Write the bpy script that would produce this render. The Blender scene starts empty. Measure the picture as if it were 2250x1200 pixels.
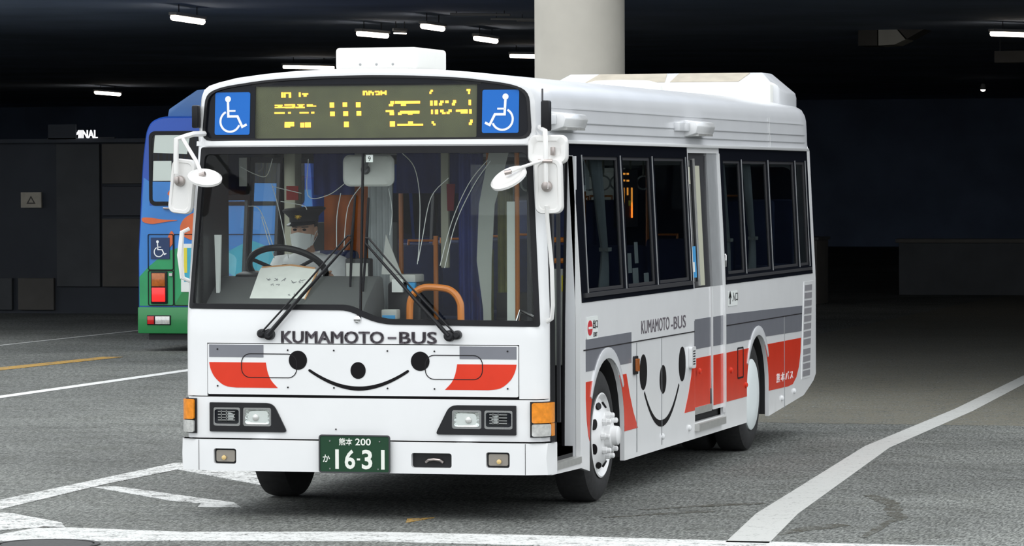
import bpy, bmesh, math, random
from mathutils import Vector, Matrix
from mathutils.geometry import delaunay_2d_cdt
random.seed(7)
R = math.radians
scene = bpy.context.scene
COL = scene.collection

# ------------------------------------------------------------------ camera, sky, sun, exposure
cam_d = bpy.data.cameras.new('camera')
cam = bpy.data.objects.new('camera', cam_d); COL.objects.link(cam)
cam_d.sensor_fit = 'HORIZONTAL'; cam_d.sensor_width = 36.0
cam_d.lens = 8640 / 2250 * 36.0
cam_d.clip_end = 600
_yaw, _pit, _rol = R(15.03), R(-1.354), R(-0.215)
_d = Vector((-math.sin(_yaw) * math.cos(_pit), math.cos(_yaw) * math.cos(_pit), math.sin(_pit)))
_r = Vector((math.cos(_yaw), math.sin(_yaw), 0)); _u = _r.cross(_d)
_r2 = _r * math.cos(_rol) + _u * math.sin(_rol); _u2 = -_r * math.sin(_rol) + _u * math.cos(_rol)
_m = Matrix((_r2, _u2, -_d)).transposed().to_4x4(); _m.translation = Vector((7.05, -22.77, 2.053))
cam.matrix_world = _m
scene.camera = cam

world = bpy.data.worlds.new('overcast_sky'); scene.world = world; world.use_nodes = True
wn = world.node_tree.nodes; wl = world.node_tree.links
bg = wn['Background']
tc = wn.new('ShaderNodeTexCoord'); sx = wn.new('ShaderNodeSeparateXYZ'); rp = wn.new('ShaderNodeValToRGB')
wl.new(tc.outputs['Generated'], sx.inputs[0]); wl.new(sx.outputs['Z'], rp.inputs[0]); wl.new(rp.outputs[0], bg.inputs[0])
rp.color_ramp.elements[0].position = 0.0; rp.color_ramp.elements[0].color = (0.80, 0.84, 0.88, 1)
rp.color_ramp.elements[1].position = 0.7; rp.color_ramp.elements[1].color = (0.95, 0.98, 1.0, 1)
bg.inputs[1].default_value = 1.72

sun_d = bpy.data.lights.new('veiled_sun', 'SUN'); sun = bpy.data.objects.new('veiled_sun', sun_d); COL.objects.link(sun)
sun_d.energy = 0.45; sun_d.angle = R(38); sun_d.color = (1.0, 0.97, 0.92)
sun.rotation_euler = Vector((0.15, 0.60, -0.80)).to_track_quat('-Z', 'Y').to_euler()

vs = scene.view_settings
vs.view_transform = 'Standard'; vs.look = 'None'; vs.gamma = 1.0; vs.use_curve_mapping = False
vs.exposure = 0.12

# ------------------------------------------------------------------ materials
M = {}
def mat(name, col, rough=0.5, metal=0.0, var=0.0, scale=6.0, bump=0.0, coat=0.0, emit=None, es=0.0, spec=0.5):
    m = bpy.data.materials.new(name); m.use_nodes = True
    nt = m.node_tree; b = nt.nodes['Principled BSDF']
    b.inputs['Base Color'].default_value = (*col, 1); b.inputs['Roughness'].default_value = rough
    b.inputs['Metallic'].default_value = metal; b.inputs['Coat Weight'].default_value = coat
    b.inputs['Coat Roughness'].default_value = 0.06; b.inputs['Specular IOR Level'].default_value = spec
    if emit:
        b.inputs['Emission Color'].default_value = (*emit, 1); b.inputs['Emission Strength'].default_value = es
    t = nt.nodes.new('ShaderNodeTexCoord'); n = nt.nodes.new('ShaderNodeTexNoise')
    n.inputs['Scale'].default_value = scale; n.inputs['Detail'].default_value = 5
    nt.links.new(t.outputs['Object'], n.inputs['Vector'])
    if var > 0:
        r = nt.nodes.new('ShaderNodeValToRGB')
        r.color_ramp.elements[0].position = 0.3; r.color_ramp.elements[1].position = 0.7
        r.color_ramp.elements[0].color = (*[max(0, c * (1 - var)) for c in col], 1)
        r.color_ramp.elements[1].color = (*[min(1, c * (1 + var)) for c in col], 1)
        nt.links.new(n.outputs[0], r.inputs[0]); nt.links.new(r.outputs[0], b.inputs['Base Color'])
    if bump > 0:
        bp = nt.nodes.new('ShaderNodeBump'); bp.inputs['Strength'].default_value = bump; bp.inputs['Distance'].default_value = 0.01
        nt.links.new(n.outputs[0], bp.inputs['Height']); nt.links.new(bp.outputs[0], b.inputs['Normal'])
    M[name] = m; return m
def glass(name, tint, ior=1.5, rough=0.0):
    m = bpy.data.materials.new(name); m.use_nodes = True; nt = m.node_tree; nt.nodes.clear()
    o = nt.nodes.new('ShaderNodeOutputMaterial'); mx = nt.nodes.new('ShaderNodeMixShader')
    tr = nt.nodes.new('ShaderNodeBsdfTransparent'); gl = nt.nodes.new('ShaderNodeBsdfGlossy'); fr = nt.nodes.new('ShaderNodeFresnel')
    tr.inputs[0].default_value = (*tint, 1); gl.inputs['Roughness'].default_value = rough; fr.inputs[0].default_value = ior
    ge = nt.nodes.new('ShaderNodeNewGeometry'); mu = nt.nodes.new('ShaderNodeMath'); mu.operation = 'MULTIPLY_ADD'   # inner face of the sheet: no second mirror image
    nt.links.new(ge.outputs['Backfacing'], mu.inputs[0]); mu.inputs[1].default_value = -1.0; mu.inputs[2].default_value = 1.0
    m2 = nt.nodes.new('ShaderNodeMath'); m2.operation = 'MULTIPLY'; nt.links.new(fr.outputs[0], m2.inputs[0]); nt.links.new(mu.outputs[0], m2.inputs[1])
    nt.links.new(m2.outputs[0], mx.inputs[0]); nt.links.new(tr.outputs[0], mx.inputs[1]); nt.links.new(gl.outputs[0], mx.inputs[2])
    nt.links.new(mx.outputs[0], o.inputs[0]); M[name] = m; return m

mat('white_paint', (0.80, 0.805, 0.81), 0.14, var=0.02, scale=3)
mat('roof_white', (0.68, 0.69, 0.71), 0.22, var=0.03, scale=2)
mat('pod_white', (0.80, 0.80, 0.76), 0.55, var=0.03, scale=5)
mat('black_rubber', (0.008, 0.008, 0.010), 0.45, var=0.2, spec=0.25)
mat('black_gloss', (0.008, 0.009, 0.013), 0.12, spec=0.15)
mat('black_plastic', (0.012, 0.012, 0.014), 0.4, var=0.2, spec=0.3)
mat('grey_paint', (0.20, 0.205, 0.23), 0.16, var=0.03, spec=0.35)
mat('red_paint', (0.68, 0.045, 0.02), 0.16, var=0.04, spec=0.3)
mat('black_paint', (0.006, 0.005, 0.006), 0.5, spec=0.15)
mat('seam_dark', (0.015, 0.013, 0.015), 0.7, spec=0.2)
mat('text_grey', (0.12, 0.105, 0.12), 0.5, spec=0.3)
mat('aluminium', (0.55, 0.55, 0.53), 0.4, metal=0.6, var=0.06, scale=20)
mat('alu_grey', (0.36, 0.37, 0.38), 0.45, metal=0.3, var=0.05, scale=12)
mat('dark_alu', (0.055, 0.055, 0.06), 0.4, metal=0.3)
mat('chrome', (0.75, 0.75, 0.76), 0.1, metal=1.0)
mat('reflector', (0.8, 0.8, 0.8), 0.18, metal=1.0, var=0.15, scale=60, bump=0.3)
mat('tyre', (0.018, 0.018, 0.019), 0.75, var=0.3, scale=30, bump=0.1)
mat('wheel_white', (0.83, 0.83, 0.83), 0.3, coat=0.3)
mat('wheel_rear', (0.80, 0.86, 0.86), 0.4)
mat('amber', (0.80, 0.26, 0.015), 0.15, var=0.15, scale=40, coat=0.4)
mat('amber_dark', (0.42, 0.11, 0.015), 0.2, coat=0.4, var=0.2, scale=30)
mat('red_lens', (0.55, 0.01, 0.012), 0.15, coat=0.5)
mat('red_lit', (0.7, 0.02, 0.02), 0.2, emit=(1, 0.03, 0.03), es=0.55)
mat('clear_lens', (0.62, 0.62, 0.60), 0.12, coat=0.5, var=0.15, scale=50, metal=0.3)
mat('fog_lens', (0.35, 0.32, 0.28), 0.15, coat=0.5, metal=0.3)
mat('bulb', (0.7, 0.5, 0.2), 0.2, coat=0.5)
mat('plate_green', (0.012, 0.052, 0.024), 0.5, spec=0.25)
mat('plate_white', (0.80, 0.82, 0.76), 0.5)
mat('sign_blue', (0.006, 0.135, 0.52), 0.4, spec=0.3)
mat('sign_white', (0.85, 0.87, 0.88), 0.5)
mat('led', (1, 0.6, 0.08), 0.5, emit=(1.0, 0.42, 0.03), es=1.9)
mat('led_side', (0.8, 0.3, 0.05), 0.5, emit=(1.0, 0.36, 0.05), es=2.2)
mat('led_board', (0.085, 0.09, 0.035), 0.5, var=0.15, scale=8)
mat('sticker_blue', (0.04, 0.30, 0.62), 0.5)
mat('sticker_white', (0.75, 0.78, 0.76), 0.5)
mat('sticker_red', (0.55, 0.03, 0.04), 0.5)
mat('vent_grey', (0.23, 0.225, 0.24), 0.55, var=0.06)
mat('chassis', (0.012, 0.012, 0.013), 0.8)
mat('interior_grey', (0.085, 0.09, 0.09), 0.7, var=0.06)
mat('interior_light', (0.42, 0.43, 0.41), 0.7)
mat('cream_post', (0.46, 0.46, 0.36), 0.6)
mat('orange_rail', (0.72, 0.22, 0.03), 0.35, coat=0.3)
mat('orange_matte', (0.50, 0.12, 0.012), 0.8, var=0.2, scale=5)
mat('blue_reflection_tone', (0.018, 0.03, 0.16), 0.8, var=0.25, scale=5)
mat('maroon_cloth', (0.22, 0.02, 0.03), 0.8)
mat('olive_reflection_tone', (0.15, 0.15, 0.03), 0.8, var=0.25, scale=12)
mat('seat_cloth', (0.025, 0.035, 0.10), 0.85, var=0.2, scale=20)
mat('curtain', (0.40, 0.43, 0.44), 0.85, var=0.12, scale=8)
mat('floor_lino', (0.06, 0.06, 0.065), 0.6)
mat('mirror_white', (0.80, 0.79, 0.77), 0.3, coat=0.3, var=0.02)
mat('steel_clip', (0.45, 0.40, 0.38), 0.35, metal=0.7)
mat('skin', (0.52, 0.30, 0.20), 0.55)
mat('shirt', (0.82, 0.84, 0.85), 0.85, var=0.06, scale=18, bump=0.15)
mat('mask_cloth', (0.78, 0.82, 0.81), 0.85)
mat('cap_cloth', (0.012, 0.012, 0.016), 0.7)
mat('hair', (0.012, 0.010, 0.009), 0.6)
mat('gold', (0.75, 0.50, 0.07), 0.35, metal=0.6)
mat('trousers', (0.02, 0.022, 0.03), 0.8)
mat('paper', (0.72, 0.74, 0.70), 0.8, var=0.05, scale=14)
mat('pencil', (0.25, 0.26, 0.27), 0.8)
mat('leather_tan', (0.55, 0.30, 0.14), 0.6)
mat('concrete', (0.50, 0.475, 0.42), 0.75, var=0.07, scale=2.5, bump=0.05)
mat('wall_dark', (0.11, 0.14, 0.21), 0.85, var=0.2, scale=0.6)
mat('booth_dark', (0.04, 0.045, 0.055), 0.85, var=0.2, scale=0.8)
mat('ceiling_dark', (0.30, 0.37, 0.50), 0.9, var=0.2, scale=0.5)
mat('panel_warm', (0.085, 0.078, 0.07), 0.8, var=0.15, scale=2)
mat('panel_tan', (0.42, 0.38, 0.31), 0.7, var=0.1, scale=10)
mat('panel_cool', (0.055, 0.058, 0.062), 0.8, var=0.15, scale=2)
mat('rail_dark', (0.02, 0.022, 0.03), 0.6)
mat('lamp_tube', (1, 0.95, 0.88), 0.5, emit=(1.0, 0.88, 0.74), es=6.0)
mat('lamp_body', (0.30, 0.29, 0.28), 0.5)
mat('sign_lit', (0.9, 0.9, 0.9), 0.5, emit=(0.95, 0.97, 1.0), es=1.3)
mat('b2_blue', (0.012, 0.075, 0.42), 0.35, var=0.12, scale=1.2, coat=0.2)
mat('b2_sky', (0.035, 0.20, 0.56), 0.38, var=0.15, scale=1.5, coat=0.2)
mat('b2_pod', (0.055, 0.15, 0.36), 0.45, var=0.1, scale=3)
mat('b2_green', (0.02, 0.30, 0.11), 0.38, var=0.15, scale=2, coat=0.2)
mat('b2_dark_green', (0.018, 0.20, 0.055), 0.38, var=0.1, scale=2, coat=0.2)
mat('b2_teal', (0.05, 0.38, 0.52), 0.4, var=0.1)
mat('b2_orange', (0.62, 0.13, 0.04), 0.5, var=0.1)
mat('b2_navy', (0.012, 0.035, 0.11), 0.5)
mat('yellow_card', (0.72, 0.62, 0.05), 0.6)
mat('red_card', (0.60, 0.06, 0.05), 0.6)
mat('iron', (0.03, 0.03, 0.03), 0.7, var=0.3, scale=40, bump=0.4)
glass('windscreen_glass', (0.965, 0.98, 0.97), 1.30)
glass('tinted_glass', (0.55, 0.58, 0.59), 1.45)
glass('clear_glass', (0.94, 0.955, 0.945), 1.4)
glass('sign_glass', (0.95, 0.96, 0.95), 1.4)

def asphalt_nodes(name, paint=None, wear=0.5):
    """grainy asphalt; with paint: a worn road-marking film over it"""
    m = bpy.data.materials.new(name); m.use_nodes = True; nt = m.node_tree; b = nt.nodes['Principled BSDF']; L = nt.links
    t = nt.nodes.new('ShaderNodeNewGeometry')
    def noise(s, d=6, rough=0.6, dist=0.0):
        n = nt.nodes.new('ShaderNodeTexNoise'); n.inputs['Scale'].default_value = s; n.inputs['Detail'].default_value = d
        n.inputs['Roughness'].default_value = rough; n.inputs['Distortion'].default_value = dist
        L.new(t.outputs['Position'], n.inputs['Vector']); return n
    def ramp(src, p0, c0, p1, c1):
        r = nt.nodes.new('ShaderNodeValToRGB'); e = r.color_ramp.elements
        e[0].position = p0; e[0].color = (*c0, 1); e[1].position = p1; e[1].color = (*c1, 1); L.new(src.outputs[0], r.inputs[0]); return r
    def mul(a, b_, f=1.0):
        x = nt.nodes.new('ShaderNodeMix'); x.data_type = 'RGBA'; x.blend_type = 'MULTIPLY'; x.inputs['Factor'].default_value = f
        L.new(a.outputs[0] if len(a.outputs) < 3 else a.outputs[2], x.inputs[6]); L.new(b_.outputs[0], x.inputs[7]); return x
    mp = nt.nodes.new('ShaderNodeMapping'); mp.inputs['Scale'].default_value = (1, 0.16, 1); L.new(t.outputs['Position'], mp.inputs['Vector'])
    worn = noise(58, 2, 0.6); L.new(mp.outputs[0], worn.inputs['Vector'])      # grain drawn out along the driving direction
    grain = noise(70, 3, 0.7); big = noise(0.35, 4, 0.55, 0.6); mid = noise(2.2, 6, 0.65, 0.3)
    base = ramp(grain, 0.36, (0.030, 0.033, 0.032), 0.66, (0.240, 0.250, 0.238))
    c = mul(base, ramp(worn, 0.34, (0.42, 0.42, 0.42), 0.66, (1.75, 1.75, 1.73)))
    c = mul(c, ramp(big, 0.35, (0.74, 0.74, 0.74), 0.65, (1.15, 1.15, 1.14)))
    c = mul(c, ramp(mid, 0.36, (0.78, 0.78, 0.76), 0.52, (1, 1, 1)))
    out = c.outputs[2]
    bp = nt.nodes.new('ShaderNodeBump'); bp.inputs['Strength'].default_value = 0.5; bp.inputs['Distance'].default_value = 0.006
    L.new(grain.outputs[0], bp.inputs['Height']); L.new(bp.outputs[0], b.inputs['Normal'])
    if paint:
        w1 = noise(7, 8, 0.75); w2 = noise(45, 3, 0.7)
        ad = nt.nodes.new('ShaderNodeMath'); ad.operation = 'ADD'; L.new(w1.outputs[0], ad.inputs[0]); L.new(w2.outputs[0], ad.inputs[1])
        f = nt.nodes.new('ShaderNodeValToRGB'); e = f.color_ramp.elements
        hf = nt.nodes.new('ShaderNodeMath'); hf.operation = 'MULTIPLY'; hf.inputs[1].default_value = 0.5; L.new(ad.outputs[0], hf.inputs[0])
        e[0].position = wear - 0.05; e[0].color = (0, 0, 0, 1); e[1].position = wear + 0.05; e[1].color = (1, 1, 1, 1); L.new(hf.outputs[0], f.inputs[0])
        mx = nt.nodes.new('ShaderNodeMix'); mx.data_type = 'RGBA'; L.new(f.outputs[0], mx.inputs['Factor'])
        L.new(out, mx.inputs[6]); mx.inputs[7].default_value = (*paint, 1); out = mx.outputs[2]
    L.new(out, b.inputs['Base Color']); b.inputs['Roughness'].default_value = 0.85
    b.inputs['Specular IOR Level'].default_value = 0.3
    M[name] = m
asphalt_nodes('asphalt')
asphalt_nodes('apron', (0.150, 0.142, 0.112), 0.475)
asphalt_nodes('paint_white', (0.68, 0.69, 0.68), 0.40)
asphalt_nodes('paint_worn', (0.66, 0.67, 0.66), 0.47)
asphalt_nodes('paint_half', (0.60, 0.61, 0.60), 0.445)
asphalt_nodes('paint_grey', (0.46, 0.465, 0.45), 0.40)
asphalt_nodes('paint_orange', (0.45, 0.27, 0.06), 0.46)
asphalt_nodes('stain', (0.045, 0.042, 0.03), 0.485)

# ------------------------------------------------------------------ mesh helpers
def empty(name, loc=(0, 0, 0), rz=0.0, parent=None):
    o = bpy.data.objects.new(name, None); COL.objects.link(o); o.location = loc; o.rotation_euler.z = rz
    o.empty_display_size = 0.2
    if parent: o.parent = parent
    return o
def tag(o, label=None, cat=None, group=None, kind=None):
    for k, v in (('label', label), ('category', cat), ('group', group), ('kind', kind)):
        if v: o[k] = v
    return o

class MB:
    def __init__(s): s.v = []; s.f = []
    def add(s, vs, fs):
        n = len(s.v); s.v += [tuple(p) for p in vs]; s.f += [tuple(i + n for i in f) for f in fs]; return s
    def box(s, x0, x1, y0, y1, z0, z1):
        return s.add([(x0, y0, z0), (x1, y0, z0), (x1, y1, z0), (x0, y1, z0), (x0, y0, z1), (x1, y0, z1), (x1, y1, z1), (x0, y1, z1)],
                     [(0, 3, 2, 1), (4, 5, 6, 7), (0, 1, 5, 4), (1, 2, 6, 5), (2, 3, 7, 6), (3, 0, 4, 7)])
    def tube(s, pts, r, n=8, caps=True, closed=False):
        pts = [Vector(p) for p in pts]; m = len(pts); rr = r if isinstance(r, (list, tuple)) else [r] * m
        rings = []; prev = None
        for i, p in enumerate(pts):
            if closed: d = pts[(i + 1) % m] - pts[i - 1]
            else: d = (pts[min(i + 1, m - 1)] - pts[max(i - 1, 0)])
            d.normalize()
            if prev is None:
                a = Vector((0, 0, 1)) if abs(d.z) < 0.9 else Vector((1, 0, 0)); prev = d.cross(a).normalized()
            prev = (prev - d * prev.dot(d)).normalized(); q = d.cross(prev)
            rings.append([p + (prev * math.cos(2 * math.pi * k / n) + q * math.sin(2 * math.pi * k / n)) * rr[i] for k in range(n)])
        vs = [v for rg in rings for v in rg]; fs = []
        for i in range(m if closed else m - 1):
            for k in range(n):
                a, b = i * n + k, i * n + (k + 1) % n; j = ((i + 1) % m) * n
                fs.append((a, b, j + (k + 1) % n, j + k))
        if caps and not closed: fs.append(tuple(range(n))[::-1]); fs.append(tuple((m - 1) * n + k for k in range(n)))
        return s.add(vs, fs)
    def lathe(s, prof, c, axis='x', n=32, cap=False):
        vs = []; fs = []; m = len(prof); c = Vector(c)
        for (r, h) in prof:
            for k in range(n):
                a = 2 * math.pi * k / n; p, q = r * math.cos(a), r * math.sin(a)
                vs.append(c + Vector({'x': (h, p, q), 'y': (q, h, p), 'z': (p, q, h)}[axis]))
        for i in range(m - 1):
            for k in range(n):
                a, b = i * n + k, i * n + (k + 1) % n; fs.append((a, b, b + n, a + n))
        if cap: fs.append(tuple(range(n))[::-1]); fs.append(tuple((m - 1) * n + k for k in range(n)))
        return s.add(vs, fs)
    def loft(s, rings, caps=True, closed=True):
        n = len(rings[0]); vs = [p for r in rings for p in r]; fs = []
        for i in range(len(rings) - 1):
            for k in range(n if closed else n - 1):
                a, b = i * n + k, i * n + (k + 1) % n; fs.append((a, b, b + n, a + n))
        if caps: fs.append(tuple(range(n))[::-1]); fs.append(tuple((len(rings) - 1) * n + k for k in range(n)))
        return s.add(vs, fs)
    def prism(s, poly, P, N, t):
        """flat polygon through map P, thickness t along -N"""
        N = Vector(N); a = [Vector(P(*p)) for p in poly]; b = [p - N * t for p in a]; n = len(poly)
        fs = [tuple(range(n)), tuple(range(2 * n - 1, n - 1, -1))] + [(k, k + n, (k + 1) % n + n, (k + 1) % n) for k in range(n)]
        return s.add(a + b, fs)
    def sheet(s, pts, tris, P, N, t):
        """triangulated 2D sheet mapped by P(a,b); N constant vector or function; thickness t behind"""
        nf = N if callable(N) else (lambda a, b, _n=Vector(N): _n)
        top = [Vector(P(*p)) for p in pts]; bot = [top[i] - Vector(nf(*pts[i])) * t for i in range(len(pts))]
        n = len(pts); fs = []; ec = {}
        for tr in tris:
            nn = (top[tr[1]] - top[tr[0]]).cross(top[tr[2]] - top[tr[0]])
            if nn.dot(Vector(nf(*pts[tr[0]]))) < 0: tr = tr[::-1]
            fs.append(tuple(tr)); fs.append(tuple(i + n for i in tr[::-1]))
            for k in range(3):
                e = (tr[k], tr[(k + 1) % 3])
                if (e[1], e[0]) in ec: ec.pop((e[1], e[0]))
                else: ec[e] = 1
        for a, b in ec: fs.append((b, a, a + n, b + n))
        return s.add(top + bot, fs)
    def plate(s, outer, P, N, t, holes=(), step=None):
        loops = [list(outer)] + [list(h) for h in holes]
        if step: loops = [densify(l, step) for l in loops]
        pts = [Vector(p) for l in loops for p in l]; edges = []; o = 0
        for l in loops: edges += [(o + i, o + (i + 1) % len(l)) for i in range(len(l))]; o += len(l)
        if step:
            xs = [p.x for p in pts]; ys = [p.y for p in pts]
            nx = int((max(xs) - min(xs)) / step); ny = int((max(ys) - min(ys)) / step)
            for i in range(1, nx + 1):
                for j in range(1, ny + 1):
                    p = Vector((min(xs) + i * step * 0.997, min(ys) + j * step * 0.997))
                    if inside(p, loops[0]) and not any(inside(p, h) for h in loops[1:]):
                        if min((p - q).length_squared for q in pts[:o]) > (step * 0.35) ** 2: pts.append(p)
        vo, eo, fo, *_ = delaunay_2d_cdt(pts, edges, [], 0, 1e-6)
        tris = []
        for f in fo:
            c = (vo[f[0]] + vo[f[1]] + vo[f[2]]) / 3
            if inside(c, loops[0]) and not any(inside(c, h) for h in loops[1:]): tris.append(tuple(f))
        return s.sheet([(p.x, p.y) for p in vo], tris, P, N, t)
    def strip(s, pts, w, P, N, t, closed=False):
        pts = [Vector(p) for p in pts]; m = len(pts); ww = w if isinstance(w, (list, tuple)) else [w] * m; l = []; r = []
        for i, p in enumerate(pts):
            if closed: d0 = (p - pts[i - 1]).normalized(); d1 = (pts[(i + 1) % m] - p).normalized()
            else:
                d0 = (p - pts[i - 1]).normalized() if i else (pts[1] - p).normalized()
                d1 = (pts[i + 1] - p).normalized() if i < m - 1 else d0
            nrm = Vector((-(d0 + d1).y, (d0 + d1).x))
            if nrm.length < 1e-6: nrm = Vector((-d1.y, d1.x))
            nrm.normalize(); k = max(0.4, nrm.dot(Vector((-d1.y, d1.x))))
            l.append(p + nrm * ww[i] / 2 / k); r.append(p - nrm * ww[i] / 2 / k)
        q = [(p.x, p.y) for p in l + r]; tris = []
        for i in range(m if closed else m - 1):
            j = (i + 1) % m; tris += [(i, i + m, j + m), (i, j + m, j)]
        return s.sheet(q, tris, P, N, t)
    def text(s, string, P, N, t, x, y, size, width=None, bold=0.0, align='CENTER'):
        pts, tris = text2d(string, bold)
        xs = [p[0] for p in pts]; ys = [p[1] for p in pts]; x0, x1, y0, y1 = min(xs), max(xs), min(ys), max(ys)
        ky = size / (y1 - y0); kx = ky if width is None else width / (x1 - x0)
        ox = {'CENTER': (x0 + x1) / 2, 'LEFT': x0}[align]
        return s.sheet([((p[0] - ox) * kx + x, (p[1] - (y0 + y1) / 2) * ky + y) for p in pts], tris, P, N, t)
    def build(s, name, m, parent=None, smooth=35, bevel=0.0, seg=2):
        me = bpy.data.meshes.new(name); me.from_pydata(s.v, [], s.f); me.validate()
        bm = bmesh.new(); bm.from_mesh(me); bmesh.ops.recalc_face_normals(bm, faces=bm.faces)
        if bevel > 0:
            bmesh.ops.bevel(bm, geom=[e for e in bm.edges if e.is_manifold and e.calc_face_angle(0) > R(35)], offset=bevel,
                            segments=seg, profile=0.5, affect='EDGES', clamp_overlap=True)
        bm.to_mesh(me); bm.free()
        if smooth:
            me.polygons.foreach_set('use_smooth', [True] * len(me.polygons)); me.set_sharp_from_angle(angle=R(smooth))
        me.materials.append(M[m]); o = bpy.data.objects.new(name, me); COL.objects.link(o)
        if parent: o.parent = parent
        return o
def inside(p, poly):
    r = False; x, y = p[0], p[1]; j = len(poly) - 1
    for i in range(len(poly)):
        xi, yi = poly[i]; xj, yj = poly[j]
        if (yi > y) != (yj > y) and x < (xj - xi) * (y - yi) / (yj - yi) + xi: r = not r
        j = i
    return r
def densify(l, step):
    out = []
    for i in range(len(l)):
        a = Vector(l[i]); b = Vector(l[(i + 1) % len(l)]); n = max(1, int(math.ceil((b - a).length / step)))
        out += [tuple(a.lerp(b, k / n)) for k in range(n)]
    return out
def rrect(x0, x1, y0, y1, r, n=5):
    out = []
    for cx, cy, a0 in ((x1 - r, y1 - r, 0), (x0 + r, y1 - r, 90), (x0 + r, y0 + r, 180), (x1 - r, y0 + r, 270)):
        out += [(cx + r * math.cos(R(a0 + 90 * k / n)), cy + r * math.sin(R(a0 + 90 * k / n))) for k in range(n + 1)]
    return out
def ell(cx, cy, rx, ry, n=28): return [(cx + rx * math.cos(2 * math.pi * k / n), cy + ry * math.sin(2 * math.pi * k / n)) for k in range(n)]
def smooth_path(pts, n=6):
    pts = [Vector(p) for p in pts]; out = []
    for i in range(len(pts) - 1):
        p0 = pts[max(i - 1, 0)]; p1 = pts[i]; p2 = pts[i + 1]; p3 = pts[min(i + 2, len(pts) - 1)]
        for k in range(n):
            t = k / n
            out.append(0.5 * (2 * p1 + (p2 - p0) * t + (2 * p0 - 5 * p1 + 4 * p2 - p3) * t * t + (3 * p1 - p0 - 3 * p2 + p3) * t ** 3))
    return out + [pts[-1]]
def round_poly(pts, rad, n=4):
    out = []; m = len(pts)
    for i in range(m):
        p = Vector(pts[i]); a = Vector(pts[i - 1]); b = Vector(pts[(i + 1) % m]); r = rad[i] if isinstance(rad, (list, tuple)) else rad
        if r <= 0: out.append(tuple(p)); continue
        pa = p + (a - p).normalized() * min(r, (a - p).length * 0.48); pb = p + (b - p).normalized() * min(r, (b - p).length * 0.48)
        out += [tuple(pa.lerp(p, k / n).lerp(p.lerp(pb, k / n), k / n)) for k in range(n + 1)]
    return out
_tc = {}
def text2d(string, bold):
    if (string, bold) in _tc: return _tc[(string, bold)]
    cu = bpy.data.curves.new('t', 'FONT'); cu.body = string; cu.size = 1; cu.offset = bold; cu.resolution_u = 3
    ob = bpy.data.objects.new('t', cu); COL.objects.link(ob)
    dg = bpy.context.evaluated_depsgraph_get(); me = ob.evaluated_get(dg).to_mesh(); me.calc_loop_triangles()
    raw = [(v.co.x, v.co.y) for v in me.vertices]; idx = {}; mp = []; pts = []
    for p in raw:
        k = (round(p[0], 5), round(p[1], 5))
        if k not in idx: idx[k] = len(pts); pts.append(p)
        mp.append(idx[k])
    tris = []
    for t in me.loop_triangles:
        a = tuple(mp[i] for i in t.vertices)
        if len(set(a)) == 3: tris.append(a)
    ob.evaluated_get(dg).to_mesh_clear(); bpy.data.objects.remove(ob); bpy.data.curves.remove(cu)
    _tc[(string, bold)] = (pts, tris); return pts, tris
def copy_tree(o, parent=None):
    c = o.copy(); COL.objects.link(c); c.parent = parent
    for ch in list(o.children): copy_tree(ch, c)
    return c
def ground_map(x, y): return (x, y, GZ[0])
GZ = [0.004]
UP = (0, 0, 1)

# ------------------------------------------------------------------ the setting
g = MB(); g.add([(-260, -200, 0), (260, -200, 0), (260, 160, 0), (-260, 160, 0)], [(0, 1, 2, 3)])
floor = tag(g.build('floor', 'asphalt', smooth=0), kind='structure')
g = MB(); g.plate([(-2.5, 24), (-1.4, 9.75), (3.5, 9.75), (40, 10.4), (40, 60), (-2.5, 60)], lambda x, y: (x, y, 0.0015), UP, 0.001); g.build('pavement_apron', 'apron', floor, smooth=0)
def marking(poly, m='paint_white', name='road_marking', t=0.003, z=0.004):
    GZ[0] = z; o = MB(); o.plate(poly, ground_map, UP, t); return o.build(name, m, floor, smooth=0)
marking([(2.46, -1.05), (2.71, -1.05), (2.50, 0.91), (2.06, 6.9), (1.99, 11.7), (1.80, 17.0), (1.76, 24), (1.58, 24), (1.60, 17.9), (1.79, 12), (1.85, 7.0), (2.25, 0.85)], 'paint_grey')
marking([(-1.70, -0.95), (-0.75, -1.10), (0.27, -0.86), (1.37, -0.86), (2.46, -0.96), (4.2, -1.0), (4.2, -1.55), (1.52, -1.48), (0.44, -1.42), (-0.57, -1.62), (-1.34, -1.85), (-1.8, -1.9)], 'paint_half')
marking([(-2.92, 0.45), (-2.71, 0.81), (-2.74, 4.22), (-2.62, 4.22), (-1.65, 3.25), (-1.30, 2.62), (-1.22, 2.2), (-1.40, 2.3), (-2.50, 3.60), (-2.52, 2.2), (-2.43, 0.16)], 'paint_worn')
marking([(-2.50, 1.95), (-2.38, 2.05), (-1.16, 0.95), (-1.00, 0.62), (-1.28, 0.60), (-1.35, 0.85), (-1.62, 1.02)], 'paint_worn')
marking([(-2.45, -0.05), (-2.25, -0.10), (-1.70, -0.66), (-1.55, -0.98), (-1.75, -1.05), (-1.95, -1.35), (-2.4, -1.4)], 'paint_worn')
marking([(-7.12, -6), (-7.28, -6), (-7.47, 12), (-7.52, 26), (-7.36, 26), (-7.31, 12)], 'paint_white')
marking([(-11.90, 10), (-11.98, 10), (-12.0, 60), (-11.92, 60)], 'paint_grey')
marking([(-9.75, 16.8), (-9.45, 16.8), (-9.25, 20.4), (-9.5, 20.4)], 'paint_orange')
marking([(0.26, 0.05), (0.40, 0.16), (0.33, -0.22)], 'paint_orange')
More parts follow.
